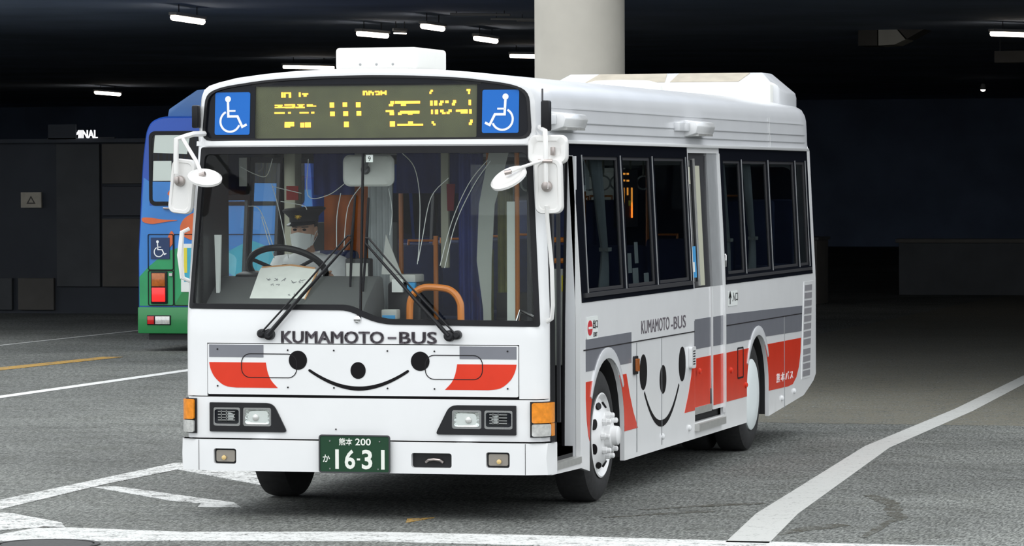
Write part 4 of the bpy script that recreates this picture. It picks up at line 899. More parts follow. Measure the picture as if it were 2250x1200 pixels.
part('mirror_socket', 'steel_clip', lambda b: b.lathe([(0.034, 0.0), (0.03, -0.02), (0.012, -0.025)], rel(oL, (-1.13, -0.072, 2.055)), 'y', 14, cap=True), ML)
part('mirror_clamp', 'steel_clip', lambda b: b.box(-1.150 - oL[0], -1.125 - oL[0], -0.12 - oL[1], -0.08 - oL[1], 2.04 - oL[2], 2.08 - oL[2]), ML, bevel=0.004)
part('mirror_clamp', 'steel_clip', lambda b: b.tube([rel(oL, (-0.955, -0.20, 2.09)), rel(oL, (-0.92, -0.205, 2.10))], 0.014, 8), ML)
part('mirror_bracket_pad', 'black_rubber', lambda b: b.box(-1.108 - oL[0], -1.065 - oL[0], 0.08 - oL[1], 0.14 - oL[1], 2.38 - oL[2], 2.52 - oL[2]), ML, bevel=0.01)
part('grab_handle', 'mirror_white', lambda b: b.tube([(-1.13, 0.09, 1.76), (-1.165, 0.06, 1.74), (-1.175, 0.05, 1.60), (-1.165, 0.06, 1.46), (-1.13, 0.09, 1.44)], [0.012, 0.016, 0.02, 0.016, 0.012], 8))
MR = empty('kerb_side_mirror', (1.10, 0.05, 2.33), 0, BUS); oR = (1.10, 0.05, 2.33)
part('mirror_arm', 'mirror_white', lambda b: (b.tube([rel(oR, p) for p in [(1.09, 0.14, 2.37), (1.12, 0.05, 2.36), (1.165, -0.02, 2.345), (1.172, -0.04, 2.30), (1.172, -0.04, 2.10), (1.172, -0.035, 2.0)]], 0.016, 8),
     b.tube([rel(oR, p) for p in [(1.165, -0.05, 2.17), (1.10, -0.08, 2.15), (1.03, -0.11, 2.125), (0.985, -0.13, 2.105)]], 0.010, 8),
     b.tube([rel(oR, p) for p in [(1.172, -0.02, 1.90), (1.172, 0.0, 1.80), (1.180, 0.03, 1.64), (1.188, 0.04, 1.52), (1.188, 0.06, 1.30), (1.175, 0.08, 1.22), (1.14, 0.10, 1.20)]], 0.013, 8)), MR)
part('wide_mirror', 'mirror_white', lambda b: slab(b, 1.162 - oR[0], 0.03 - oR[1], 2.235 - oR[2], 0.245, 0.175, 0.07, 0.045), MR)
part('tall_mirror', 'mirror_white', lambda b: slab(b, 1.178 - oR[0], -0.01 - oR[1], 2.015 - oR[2], 0.172, 0.33, 0.06, 0.045, R(1.5)), MR)
part('round_mirror', 'mirror_white', lambda b: disc(b, rel(oR, (0.955, -0.11, 2.078)), 0.116, (-0.35, -0.62, 0.95)), MR)
part('mirror_socket', 'steel_clip', lambda b: b.lathe([(0.034, 0.0), (0.03, -0.02), (0.012, -0.025)], rel(oR, (1.172, -0.012, 2.015)), 'y', 14, cap=True), MR)
part('mirror_clamp', 'steel_clip', lambda b: b.box(1.16 - oR[0], 1.185 - oR[0], -0.06 - oR[1], -0.03 - oR[1], 2.0 - oR[2], 2.04 - oR[2]), MR, bevel=0.004)
part('mirror_clamp', 'steel_clip', lambda b: b.box(1.19 - oR[0], 1.215 - oR[0], 0.0 - oR[1], 0.03 - oR[1], 2.20 - oR[2], 2.25 - oR[2]), MR, bevel=0.004)
part('mirror_clamp', 'steel_clip', lambda b: b.tube([rel(oR, (1.13, -0.055, 2.165)), rel(oR, (1.215, -0.045, 2.165))], 0.012, 8), MR)
part('mirror_clamp', 'steel_clip', lambda b: b.tube([rel(oR, (0.985, -0.135, 2.105)), rel(oR, (0.945, -0.145, 2.095))], 0.015, 8), MR)
part('mirror_bracket_pad', 'black_rubber', lambda b: b.box(1.125 - oR[0], 1.178 - oR[0], 0.02 - oR[1], 0.09 - oR[1], 2.345 - oR[2], 2.53 - oR[2]), MR, bevel=0.012)
part('mirror_bracket_pin', 'dark_alu', lambda b: b.tube([rel(oR, (1.13, 0.05, 2.53)), rel(oR, (1.125, 0.07, 2.60))], 0.006, 6), MR)

# ------------------------------------------------------------------ wipers
for sx_, piv, mid, top, bot in ((-1, (-0.582, 1.117), (-0.058, 1.690), (-0.044, 1.965), (-0.066, 1.408)), (1, (0.562, 1.116), (0.034, 1.675), (0.040, 1.950), (0.014, 1.380))):
    def fp(p, o): x, y, z = FP(o)(p[0], p[1]); return Vector((x, y, z))
    Wp = empty('wiper', fp(piv, 0.0), 0, BUS); o_ = Vector(fp(piv, 0.0))
    part('wiper_base', 'black_plastic', lambda b: (b.lathe([(0.036, 0.0), (0.033, -0.03), (0.02, -0.04)], (0, 0, 0), 'y', 16, cap=True), b.lathe([(0.028, 0.0), (0.026, -0.03), (0.015, -0.04)], (-sx_ * -0.048, 0, 0.006), 'y', 16, cap=True), b.box(min(0, sx_ * 0.05), max(0, sx_ * 0.05), -0.025, 0, -0.022, 0.025)), Wp)
    d_ = Vector((mid[0] - piv[0], 0, mid[1] - piv[1])).normalized(); n_ = Vector((d_.z, 0, -d_.x))
    part('wiper_arm', 'black_plastic', lambda b: (b.tube([fp(piv, 0.035) - o_, fp((lerp(piv[0], mid[0], .4), lerp(piv[1], mid[1], .4)), 0.05) - o_, fp(mid, 0.045) - o_], [0.014, 0.011, 0.007], 8),
         b.tube([fp((piv[0] + sx_ * 0.045, piv[1] + 0.01), 0.035) - o_, fp((lerp(piv[0], mid[0], .5) + sx_ * 0.03, lerp(piv[1], mid[1], .5) + 0.012), 0.05) - o_, fp((mid[0] + sx_ * 0.02, mid[1] + 0.03), 0.045) - o_, fp((mid[0], mid[1] + 0.03), 0.045) - o_], 0.006, 6)), Wp)
    part('wiper_blade', 'black_rubber', lambda b: (b.tube([fp(top, 0.014) - o_, fp(mid, 0.022) - o_, fp(bot, 0.014) - o_], [0.007, 0.010, 0.007], 6), b.tube([fp((lerp(top[0], mid[0], .5), lerp(top[1], mid[1], .5)), 0.02) - o_, fp(mid, 0.04) - o_, fp((lerp(bot[0], mid[0], .5), lerp(bot[1], mid[1], .5)), 0.02) - o_], 0.006, 6)), Wp)

# ------------------------------------------------------------------ inside the bus
def tubep(name, m, pts, r=0.016, parent=BUS, n=8, sm=True): return part(name, m, lambda b: b.tube(smooth_path(pts, 4) if sm else pts, r, n), parent)
# dashboard: profile in (y, z), driver part higher
def dash(b, x0, x1, prof):
    b.loft([[Vector((x0, y, z)) for y, z in prof], [Vector((x1, y, z)) for y, z in prof]])
part('dashboard', 'interior_grey', lambda b: dash(b, -1.08, -0.03, [(0.14, 0.68), (0.14, 1.24), (0.22, 1.31), (0.46, 1.455), (0.58, 1.46), (0.62, 1.30), (0.50, 0.68)]), bevel=0.02)
part('dashboard', 'interior_grey', lambda b: dash(b, -0.02, 0.58, [(0.14, 0.68), (0.14, 1.16), (0.40, 1.19), (0.50, 1.12), (0.46, 0.68)]), bevel=0.02)
part('instrument_hood', 'black_plastic', lambda b: dash(b, -0.97, -0.55, [(0.46, 1.40), (0.47, 1.475), (0.60, 1.49), (0.64, 1.40)]), bevel=0.02)
part('side_console', 'interior_grey', lambda b: b.box(-1.10, -1.02, 0.6, 1.9, 0.7, 1.38), bevel=0.02)
part('front_pillar_lining', 'black_plastic', lambda b: b.box(-1.075, -1.06, 0.15, 0.63, 1.28, 2.24), smooth=0)
# steering wheel
swc = Vector((-0.715, 0.76, 1.495)); swn = Vector((0, 0.58, 0.82)).normalized(); swa = Vector((1, 0, 0)); swb = swn.cross(swa).normalized()
def swp(a, r): return swc + swa * (r * math.cos(a)) + swb * (r * math.sin(a))
SW = part('steering_wheel', 'black_plastic', lambda b: b.tube([swp(2 * math.pi * k / 40, 0.245) for k in range(40)], 0.021, 10, closed=True))
for a in (R(-30), R(90), R(210)): part('wheel_spoke', 'black_plastic', lambda b: b.tube([swp(a, 0.03) - swn * 0.03, swp(a, 0.24)], 0.012, 8), SW)
part('wheel_hub', 'black_plastic', lambda b: b.tube([swc - swn * 0.07, swc + swn * 0.005], [0.04, 0.055], 16), SW)
part('steering_column', 'black_plastic', lambda b: b.tube([swc - swn * 0.06, swc - swn * 0.45], 0.035, 10), SW)
# driver's seat
DS = part('driver_seat', 'seat_cloth', lambda b: b.box(-0.98, -0.50, 1.12, 1.60, 0.96, 1.07), bevel=0.03)
part('seat_back', 'seat_cloth', lambda b: b.loft([[Vector((-0.74 + px * w, y, z)) for px, y in ((-1, y0), (1, y0), (1, y0 + 0.1), (-1, y0 + 0.1))] for z, w, y0 in ((1.03, 0.23, 1.52), (1.35, 0.24, 1.58), (1.60, 0.20, 1.63))]), DS, bevel=0.03)
part('seat_pedestal', 'chassis', lambda b: b.box(-0.90, -0.58, 1.2, 1.5, 0.66, 0.97), DS)
# rails, partition, and sheets added in place of windscreen reflections and cabin clutter
part('driver_partition', 'interior_grey', lambda b: b.box(-1.06, -0.36, 1.98, 2.01, 0.68, 1.78), bevel=0.01)
def drape(b, x0, x1, y, z0, z1, amp=0.02, waves=5, t=0.006, top_round=0.0, nx=40, nz=10):
    vs = []; fs = []
    for l in (0, 1):
        for j in range(nz + 1):
            for i in range(nx + 1):
                u = i / nx; v = j / nz; zt = z1 - top_round * (2 * u - 1) ** 2
                vs.append((lerp(x0, x1, u), y + amp * math.sin(u * waves * 2 * math.pi + v) * (1.1 - 0.6 * v) + l * t, lerp(z0, zt, v)))
    W = nx + 1; K = W * (nz + 1)
    for j in range(nz):
        for i in range(nx):
            a = j * W + i; fs += [(a, a + 1, a + W + 1, a + W), (K + a, K + a + W, K + a + W + 1, K + a + 1)]
    b.add(vs, fs)
part('orange_sheet', 'orange_matte', lambda b: drape(b, -0.84, -0.53, 1.90, 1.30, 2.08, 0.015, 3, top_round=0.06), smooth=60)  # wavy orange sheet, rounded at the top
part('blue_reflection', 'blue_reflection_tone', lambda b: drape(b, -0.90, -0.62, 1.87, 1.96, 2.36, 0.012, 3), smooth=60)  # blue sheets added in place of reflections on the windscreen
part('blue_reflection', 'blue_reflection_tone', lambda b: drape(b, -0.22, 0.20, 1.5, 1.97, 2.34, 0.015, 4), smooth=60)
part('blue_reflection', 'blue_reflection_tone', lambda b: drape(b, 0.34, 0.50, 0.98, 0.95, 2.22, 0.02, 3), smooth=60)  # stands for a blue windscreen reflection beside the entrance
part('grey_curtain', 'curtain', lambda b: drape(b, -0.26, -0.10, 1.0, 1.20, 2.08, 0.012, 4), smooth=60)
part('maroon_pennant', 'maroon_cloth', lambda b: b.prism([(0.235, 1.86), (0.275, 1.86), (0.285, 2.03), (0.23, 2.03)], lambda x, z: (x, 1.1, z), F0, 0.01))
part('olive_reflection', 'olive_reflection_tone', lambda b: drape(b, 0.485, 0.56, 1.0, 0.95, 1.62, 0.012, 3), smooth=60)  # olive sheets added for reflected tones on the windscreen
part('olive_reflection', 'olive_reflection_tone', lambda b: drape(b, 0.60, 0.70, 0.96, 0.95, 2.10, 0.012, 3), smooth=60)
part('glare_panel', 'interior_light', lambda b: b.loft([[Vector((x, 0.78, z)) for x in (x0, x1)] + [Vector((x, 0.79, z)) for x in (x1, x0)] for z, x0, x1 in ((0.75, 0.565, 0.61), (1.25, 0.555, 0.605), (1.55, 0.515, 0.61), (1.9, 0.53, 0.63), (2.25, 0.60, 0.73))]))  # pale sheet added for a band of glare on the windscreen
part('glare_strip', 'sticker_white', lambda b: b.box(0.715, 0.765, 0.76, 0.77, 0.95, 1.92))  # white bar added for a bright reflection on the windscreen
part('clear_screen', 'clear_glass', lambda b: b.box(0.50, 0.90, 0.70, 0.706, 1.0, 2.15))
def highlight_line(name, pts, y, r=0.0026):   # white tubes drawn as highlights; pts: front-plane positions carried back to depth y
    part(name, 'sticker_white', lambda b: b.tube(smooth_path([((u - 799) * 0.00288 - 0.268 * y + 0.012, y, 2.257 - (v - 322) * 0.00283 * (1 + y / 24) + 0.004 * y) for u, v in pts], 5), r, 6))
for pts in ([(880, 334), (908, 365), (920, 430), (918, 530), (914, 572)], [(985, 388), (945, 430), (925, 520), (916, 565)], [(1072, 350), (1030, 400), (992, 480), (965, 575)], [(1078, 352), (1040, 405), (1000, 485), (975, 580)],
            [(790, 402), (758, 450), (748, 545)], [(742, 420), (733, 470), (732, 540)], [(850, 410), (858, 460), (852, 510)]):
    highlight_line('screen_highlight', pts, 0.62)
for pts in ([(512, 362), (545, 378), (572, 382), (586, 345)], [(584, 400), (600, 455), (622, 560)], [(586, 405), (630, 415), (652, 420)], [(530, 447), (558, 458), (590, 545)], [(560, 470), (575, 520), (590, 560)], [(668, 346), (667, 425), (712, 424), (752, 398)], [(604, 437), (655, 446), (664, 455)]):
    highlight_line('screen_highlight', pts, 0.66)
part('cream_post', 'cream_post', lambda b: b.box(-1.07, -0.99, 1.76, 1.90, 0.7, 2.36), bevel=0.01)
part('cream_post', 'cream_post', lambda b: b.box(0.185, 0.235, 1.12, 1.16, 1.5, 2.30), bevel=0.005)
for x, y, z0, z1 in ((-0.34, 2.0, 0.66, 2.4), (0.10, 1.3, 0.66, 1.7), (0.735, 0.93, 0.66, 2.25), (0.35, 4.2, 0.66, 2.4), (-0.35, 4.2, 0.66, 2.4), (0.35, 6.2, 0.66, 2.4)):
    part('stanchion', 'orange_rail', lambda b: b.tube([(x, y, z0), (x, y, z1)], 0.016, 8))
tubep('front_handrail', 'orange_rail', [(0.155, 0.52, 0.70), (0.155, 0.52, 1.20), (0.17, 0.52, 1.33), (0.235, 0.52, 1.388), (0.33, 0.52, 1.392), (0.42, 0.52, 1.375), (0.475, 0.52, 1.31), (0.485, 0.52, 1.20), (0.485, 0.52, 0.70)], 0.022, n=10)
for z in (1.55, 1.68): part('door_rail', 'orange_rail', lambda b: b.tube([(0.90, 0.95, z), (1.10, 0.95, z)], 0.017, 8)); part('rail_joint', 'aluminium', lambda b: b.tube([(0.885, 0.95, z), (0.93, 0.95, z)], 0.023, 8))
# fare box and card reader by the front door
FB = part('fare_box', 'black_plastic', lambda b: b.box(-0.02, 0.20, 0.62, 0.92, 0.66, 1.42), bevel=0.02)
part('fare_box_top', 'interior_light', lambda b: b.box(0.00, 0.17, 0.60, 0.80, 1.42, 1.47), FB, bevel=0.01)
part('fare_display', 'sticker_white', lambda b: b.box(0.02, 0.09, 0.59, 0.62, 1.36, 1.44), FB)
part('blue_label', 'sticker_blue', lambda b: b.box(0.12, 0.17, 0.585, 0.62, 1.36, 1.42), FB)
RB_ = part('card_reader', 'interior_light', lambda b: b.box(0.02, 0.12, 0.36, 0.44, 1.20, 1.26), bevel=0.008)
part('reader_pad', 'sticker_blue', lambda b: b.box(0.03, 0.11, 0.35, 0.362, 1.20, 1.225), RB_)
part('ticket_holder', 'interior_light', lambda b: b.prism([(-0.05, 1.47), (0.08, 1.47), (0.02, 1.62), (-0.02, 1.72)], lambda x, z: (x, 0.60, z), F0, 0.01))
part('notice_rack', 'interior_light', lambda b: b.box(0.97, 1.08, 0.90, 0.93, 0.9, 1.50), bevel=0.005)
part('rack_leaflet', 'yellow_card', lambda b: b.box(1.03, 1.06, 0.89, 0.90, 1.36, 1.46))
part('reader_stand', 'chrome', lambda b: b.tube([(0.90, 0.3, 1.19), (0.92, 0.3, 1.26), (1.02, 0.32, 1.21)], 0.012, 8))
part('meter_panel', 'black_plastic', lambda b: b.box(-0.28, -0.12, 0.58, 0.66, 1.44, 1.57), bevel=0.01)
part('meter_screen', 'interior_light', lambda b: b.box(-0.27, -0.13, 0.57, 0.582, 1.45, 1.54))
for x0, x1, z0, z1, m, y in ((-0.99, -0.86, 1.72, 1.84, 'interior_light', 1.74), (-1.02, -0.97, 2.02, 2.20, 'interior_light', 0.72)):
    part('notice_card', m, lambda b: b.box(x0, x1, y, y + 0.008, z0, z1))
part('red_notice_card', 'red_card', lambda b: b.box(-0.90, -0.82, 1.30, 1.308, 1.93, 2.02))
part('paper_roll', 'sticker_white', lambda b: b.loft([[Vector((-1.02 + px, 0.30 + py, z)) for px, py in ((-0.02 * k, 0), (0.022 * k, 0.0), (0.022 * k, 0.02), (-0.02 * k, 0.02))] for z, k in ((1.36, 0.5), (1.72, 1.0))]))
# inside rear-view mirror and number card
IM = part('inside_mirror', 'interior_light', lambda b: slab(b, -0.03, 0.26, 2.115, 0.325, 0.195, 0.04, 0.045))
part('mirror_stalk', 'dark_alu', lambda b: (b.tube([(-0.045, 0.24, 2.12), (-0.02, 0.22, 2.18), (0.0, 0.2, 2.24)], 0.012, 8), b.lathe([(0.03, 0.0), (0.02, -0.02)], (-0.045, 0.258, 2.12), 'y', 14, cap=True)), IM)
NC = part('number_card', 'sticker_white', lambda b: b.box(0.012, 0.056, 0.085, 0.09, 2.165, 2.21))
part('card_digit', 'black_paint', lambda b: b.text('9', lambda a, c_: (a, 0.084, c_), F0, 0.001, 0.034, 2.186, 0.028, None, 0.0), NC, smooth=0)
# side destination display and stickers behind the kerb-side glass
SD = part('side_display', 'black_plastic', lambda b: b.box(1.05, 1.07, 2.20, 2.80, 1.74, 2.12))
for y, z0, z1 in ((2.27, 1.95, 2.0), (2.38, 1.80, 2.0), (2.49, 1.95, 2.0), (2.61, 1.80, 2.0), (2.27, 1.78, 1.84), (2.61, 1.80, 1.9)):
    part('display_segment', 'led_side', lambda b: b.box(1.070, 1.074, y, y + 0.025, z0, z1), SD)
for y, z, w in ((2.24, 2.09, 0.09), (2.37, 2.085, 0.06), (2.48, 2.085, 0.05), (2.24, 2.04, 0.10), (2.37, 2.042, 0.05), (2.48, 2.04, 0.06)):
    part('display_segment', 'led_side', lambda b: b.box(1.070, 1.074, y, y + w, z, z + 0.012), SD)
for y, z in ((2.32, 1.88), (2.53, 1.88)): part('display_mark', 'yellow_card', lambda b: b.box(1.070, 1.073, y, y + 0.06, z, z + 0.035), SD)
for y0, y1, z0, z1, m in ((1.10, 1.26, 1.98, 2.19, 'sticker_white'), (2.30, 2.40, 1.44, 1.57, 'sticker_white'), (2.50, 2.60, 1.50, 1.64, 'sticker_white'), (2.42, 2.58, 1.36, 1.47, 'sticker_white'), (2.74, 2.88, 1.36, 1.43, 'sticker_white')):
    side('window_sticker', m, [(y0, z0), (y1, z0), (y1, z1), (y0, z1)], -0.0165, 0.002)
side('sticker_print', 'grey_paint', [(1.12, 2.02), (1.24, 2.02), (1.24, 2.17), (1.12, 2.17)], -0.0145, 0.002)
part('sun_shade', 'interior_light', lambda b: b.prism([(1.22, 1.99), (1.62, 1.99), (1.62, 2.10), (1.5, 2.17), (1.22, 2.17)], lambda y, z: (1.03, y, z), (1, 0, 0), 0.01))
# curtains tied back at the kerb-side windows
def tied(y, w=0.22):
    def f(b):
        prof = [(2.22, 1.0, 0.0), (2.0, 0.75, 0.05), (1.75, 0.42, 0.10), (1.60, 0.22, 0.14), (1.50, 0.4, 0.12), (1.34, 0.75, 0.06)]
        rows = []
        for z, k, o in prof:
            rows.append([Vector((hw(z) - 0.075 + 0.018 * math.sin(i * 1.25), y + o + w * k * (i / 20 - 0.5), z)) for i in range(21)])
        n = 21; vs = [p for r_ in rows for p in r_]; fs = []
        for j in range(len(rows) - 1):
            for i in range(20): a = j * n + i; fs.append((a, a + 1, a + n + 1, a + n))
        m_ = len(vs); vs2 = [p - Vector((0.006, 0, 0)) for p in vs]
        b.add(vs + vs2, fs + [tuple(i + m_ for i in f_[::-1]) for f_ in fs])
    c = part('tied_curtain', 'curtain', f, smooth=70)
    part('curtain_tie', 'interior_light', lambda b: b.box(hw(1.6) - 0.105, hw(1.6) - 0.045, y + 0.10, y + 0.20, 1.59, 1.615), c)
tied(1.78, 0.34); tied(5.62, 0.26); tied(6.55, 0.34)
# passenger seats
proto = None
for y in (2.7, 3.5, 4.7, 5.6, 7.1, 7.9):
    for s in (-1, 1):
        if s > 0 and y in (3.5, 4.7): continue
        zb = 0.66 if y < 6.9 else 0.94
        S_ = part('passenger_seat', 'seat_cloth', lambda b: (b.box(s * 0.72 - 0.34, s * 0.72 + 0.34, y, y + 0.42, zb + 0.36, zb + 0.44), b.box(s * 0.72 - 0.34, s * 0.72 + 0.34, y + 0.38, y + 0.46, zb + 0.36, zb + 0.95)), bevel=0.03)
        part('seat_leg', 'chassis', lambda b: b.box(s * 0.72 - 0.1, s * 0.72 + 0.1, y + 0.1, y + 0.35, zb, zb + 0.37), S_)
        part('seat_grip', 'orange_rail', lambda b: b.tube([(s * 0.44, y + 0.42, zb + 0.8), (s * 0.44, y + 0.42, zb + 0.98), (s * 0.62, y + 0.42, zb + 0.98), (s * 0.62, y + 0.42, zb + 0.85)], 0.012, 6), S_)
for y in [2.4 + 0.42 * k for k in range(9)]:
    h_ = part('strap_hanger', 'cream_post', lambda b: b.tube([(0.42, y, 2.30), (0.42, y, 2.08)], 0.008, 5))
    part('strap_ring', 'sticker_white', lambda b: b.tube([(0.42 + 0.05 * math.cos(2 * math.pi * k / 14), y, 2.03 + 0.05 * math.sin(2 * math.pi * k / 14)) for k in range(14)], 0.007, 6, closed=True), h_)
part('strap_rail', 'cream_post', lambda b: b.tube([(0.42, 2.2, 2.31), (0.42, 6.3, 2.31)], 0.014, 8))

# paper covered folder on the dashboard
BG = empty('paper_folder', (-0.615, 0.30, 1.318)); tag(BG, 'pale hand-lettered paper folder leaning on the dashboard before the driver', 'folder')
fold = [(-0.195, 0.0), (0.160, 0.0), (0.205, 0.17), (0.19, 0.188), (0.03, 0.208), (-0.15, 0.196), (-0.165, 0.18)]
Pf = lambda o: (lambda x, z: (x - z * 0.20, -0.055 + z * 1.25 - o, z + 0.006))
fo = MB(); fo.plate(round_poly(fold, 0.01), Pf(0), (0, -1, 0), 0.018, step=0.03); fo.build('folder_sheet', 'paper', BG)
fo = MB(); fo.strip([(-0.155, 0.192), (0.03, 0.206), (0.192, 0.186)], 0.009, Pf(0.002), F0, 0.02); fo.build('folder_edge', 'leather_tan', BG)
fo = MB(); fo.strip([(0.165, 0.0), (0.212, 0.172)], 0.008, Pf(0.002), F0, 0.02); fo.build('folder_edge', 'leather_tan', BG)
for k, (x, z, l) in enumerate(((-0.12, 0.118, 0.04), (-0.06, 0.122, 0.03), (-0.015, 0.118, 0.035), (0.05, 0.105, 0.04), (0.10, 0.108, 0.045), (-0.08, 0.09, 0.025), (-0.04, 0.088, 0.03), (0.05, 0.035, 0.02), (0.085, 0.035, 0.025))):
    def scr(b):
        rr = random.Random(k)
        for _ in range(4):
            xa, za, xb, zb = (rr.uniform(0, l) for _ in range(4)); b.strip([(x + xa, z - 0.012 + za * 0.6), (x + xb + 0.004, z - 0.012 + zb * 0.6)], 0.0035, Pf(0.0015), F0, 0.001)
    o = MB(); scr(o); o.build('handwriting', 'pencil', BG, smooth=0)

# ------------------------------------------------------------------ the driver
DR = empty('person', (-0.755, 1.32, 1.07)); tag(DR, 'bus driver in pale grey shirt, dark peaked cap and white face mask at the wheel', 'person')
OD = Vector((-0.755, 1.32, 1.07))
def ering(c, rx, ry, n=16, up=(0, 0, 1), e=2.0):
    c = Vector(c); up = Vector(up).normalized(); a = Vector((1, 0, 0)); a = (a - up * a.dot(up)).normalized(); d = up.cross(a); out = []
    for k in range(n):
        t_ = 2 * math.pi * k / n; ct, st = math.cos(t_), math.sin(t_)
        out.append(c + a * (rx * math.copysign(abs(ct) ** (2 / e), ct)) + d * (ry * math.copysign(abs(st) ** (2 / e), st)))
    return out
def remeshed(name, m, b, voxel, parent, smooth_it=4, origin=OD):
    b.v = [tuple(Vector(v) - origin) for v in b.v]
    o = b.build(name + '_raw', m, None); md = o.modifiers.new('r', 'REMESH'); md.mode = 'VOXEL'; md.voxel_size = voxel
    sm_ = o.modifiers.new('s', 'SMOOTH'); sm_.iterations = smooth_it; sm_.factor = 0.5
    dg = bpy.context.evaluated_depsgraph_get(); me = bpy.data.meshes.new_from_object(o.evaluated_get(dg)); me.name = name
    raw = o.data; bpy.data.objects.remove(o); bpy.data.meshes.remove(raw)
    me.polygons.foreach_set('use_smooth', [True] * len(me.polygons)); me.materials.clear(); me.materials.append(M[m])
    q = bpy.data.objects.new(name, me); COL.objects.link(q); q.parent = parent; return q
HX, HY = -0.765, 1.20
def torso(b, g_=0.0):
    b.loft([ering((-0.745, 1.42, 1.06), 0.17 + g_, 0.12 + g_), ering((-0.745, 1.40, 1.18), 0.165 + g_, 0.115 + g_), ering((-0.75, 1.36, 1.34), 0.185 + g_, 0.12 + g_), ering((-0.755, 1.32, 1.47), 0.20 + g_, 0.112 + g_),
            ering((-0.758, 1.29, 1.535), 0.185 + g_, 0.095 + g_), ering((-0.76, 1.27, 1.575), 0.12 + g_, 0.075 + g_), ering((-0.762, 1.26, 1.595), 0.06 + g_, 0.055 + g_)])
def arm(b, s, g_=0.0, to_hand=True):
    sh = Vector((-0.758 + s * 0.185, 1.30, 1.515)); el = Vector((-0.75 + s * 0.275, 1.10, 1.27)); wr = swp(R(90 - s * 62), 0.245) + Vector((s * 0.02, 0.085, -0.02))
    b.tube([sh + Vector((-s * 0.05, 0.01, 0.0)), sh, sh.lerp(el, 0.5), el], [0.06 + g_, 0.063 + g_, 0.052 + g_, 0.043 + g_], 14)
    if to_hand: b.tube([el - (wr - el).normalized() * 0.01, el.lerp(wr, 0.35), wr], [0.044 + g_, 0.042 + g_, 0.028 + g_], 14)
    else: b.tube([el, el.lerp(wr, 0.25)], [0.045 + g_, 0.050 + g_], 14)
    return wr
body = MB()
torso(body)
body.tube([(HX, 1.265, 1.56), (HX, 1.235, 1.62), (HX, 1.215, 1.66)], [0.062, 0.056, 0.056], 14)
# head: rings from chin to crown, front is -y
hd = [(1.605, 0.030, 0.035, -0.035), (1.620, 0.048, 0.055, -0.022), (1.65, 0.063, 0.078, -0.008), (1.69, 0.071, 0.090, 0.0), (1.73, 0.075, 0.095, 0.004), (1.77, 0.077, 0.098, 0.006), (1.81, 0.073, 0.092, 0.008), (1.84, 0.055, 0.07, 0.008), (1.855, 0.025, 0.03, 0.008)]
body.loft([ering((HX, HY + dy, z), rx, ry, 20) for z, rx, ry, dy in hd])
body.loft([ering((HX, HY - 0.093, 1.745), 0.008, 0.008, 10), ering((HX, HY - 0.108, 1.70), 0.016, 0.018, 10), ering((HX, HY - 0.09, 1.69), 0.012, 0.01, 10)])
for s in (-1, 1):
    body.loft([ering((HX + s * 0.078, HY + 0.012, z), 0.010, r_, 10) for z, r_ in ((1.695, 0.008), (1.715, 0.018), (1.745, 0.022), (1.76, 0.008))])
    wr = arm(body, s); ctr = swp(R(90 - s * 62), 0.245); tang = (swp(R(90 - s * 62 + 2), 0.245) - ctr).normalized(); out = (ctr - swc).normalized()
    palm = wr.lerp(ctr, 0.62); body.tube([wr, palm, palm.lerp(ctr, 0.4)], [0.028, 0.036, 0.030], 12)
    for i, (f, L) in enumerate(((-0.036, 0.9), (-0.013, 1.0), (0.011, 0.96), (0.034, 0.8))):
        c0 = ctr + tang * f; w_ = 0.029
        pts = [c0 + (-swn * math.cos(a) * 0 + (swn * math.sin(a) + out * math.cos(a))) * w_ for a in (R(150), R(100), R(45), R(-5), R(-5 - 45 * L))]
        body.tube([palm.lerp(c0, 0.4)] + pts, [0.011, 0.0105, 0.010, 0.0095, 0.009, 0.0075], 8)
    tb_ = ctr - tang * 0.055 * (1 if s > 0 else -1); body.tube([palm - tang * 0.02 * (1 if s > 0 else -1), tb_ + swn * 0.022 - out * 0.012, tb_ - tang * 0.012 * s + swn * 0.026 + out * 0.008], [0.013, 0.012, 0.009], 8)
for s in (-1, 1):
    kn = Vector((-0.745 + s * 0.13, 0.98, 1.06)); an = Vector((-0.745 + s * 0.12, 0.86, 0.74))
    body.tube([(-0.745 + s * 0.09, 1.42, 1.10), (-0.745 + s * 0.11, 1.2, 1.12), kn], [0.085, 0.08, 0.058], 14); body.tube([kn, kn.lerp(an, 0.3), an], [0.058, 0.055, 0.036], 12)
    body.loft([ering((an.x, an.y + dy, 0.70), w_, 0.035, 12, up=(0, 1, 0.0)) for dy, w_ in ((0.05, 0.03), (0.0, 0.04), (-0.10, 0.045), (-0.17, 0.03))])
pb = remeshed('body', 'skin', body, 0.006, DR, 3)
sh_ = MB(); torso(sh_, 0.014)
for s in (-1, 1): arm(sh_, s, 0.014, to_hand=False)
remeshed('shirt', 'shirt', sh_, 0.008, DR, 4)
for s in (-1, 1):
    o = MB(); o.plate([(0, 0), (s * 0.075, 0.02), (s * 0.065, -0.055), (s * 0.03, -0.035)], lambda x, z: (HX - OD.x + x + s * 0.012, -0.145 + abs(x) * 0.9 - (0.02 + z) * -0.2 + 0.01, 1.585 - OD.z + z), (0, -1, 0.3), 0.006); o.build('collar', 'shirt', DR)
tr_ = MB()
for s in (-1, 1):
    kn = Vector((-0.745 + s * 0.13, 0.98, 1.06)); an = Vector((-0.745 + s * 0.12, 0.86, 0.78))
    tr_.tube([(-0.745 + s * 0.09, 1.45, 1.10), (-0.745 + s * 0.11, 1.2, 1.12), kn], [0.10, 0.095, 0.072], 14); tr_.tube([kn, kn.lerp(an, 0.3), an], [0.072, 0.068, 0.058], 12)
remeshed('trousers', 'trousers', tr_, 0.012, DR, 3)
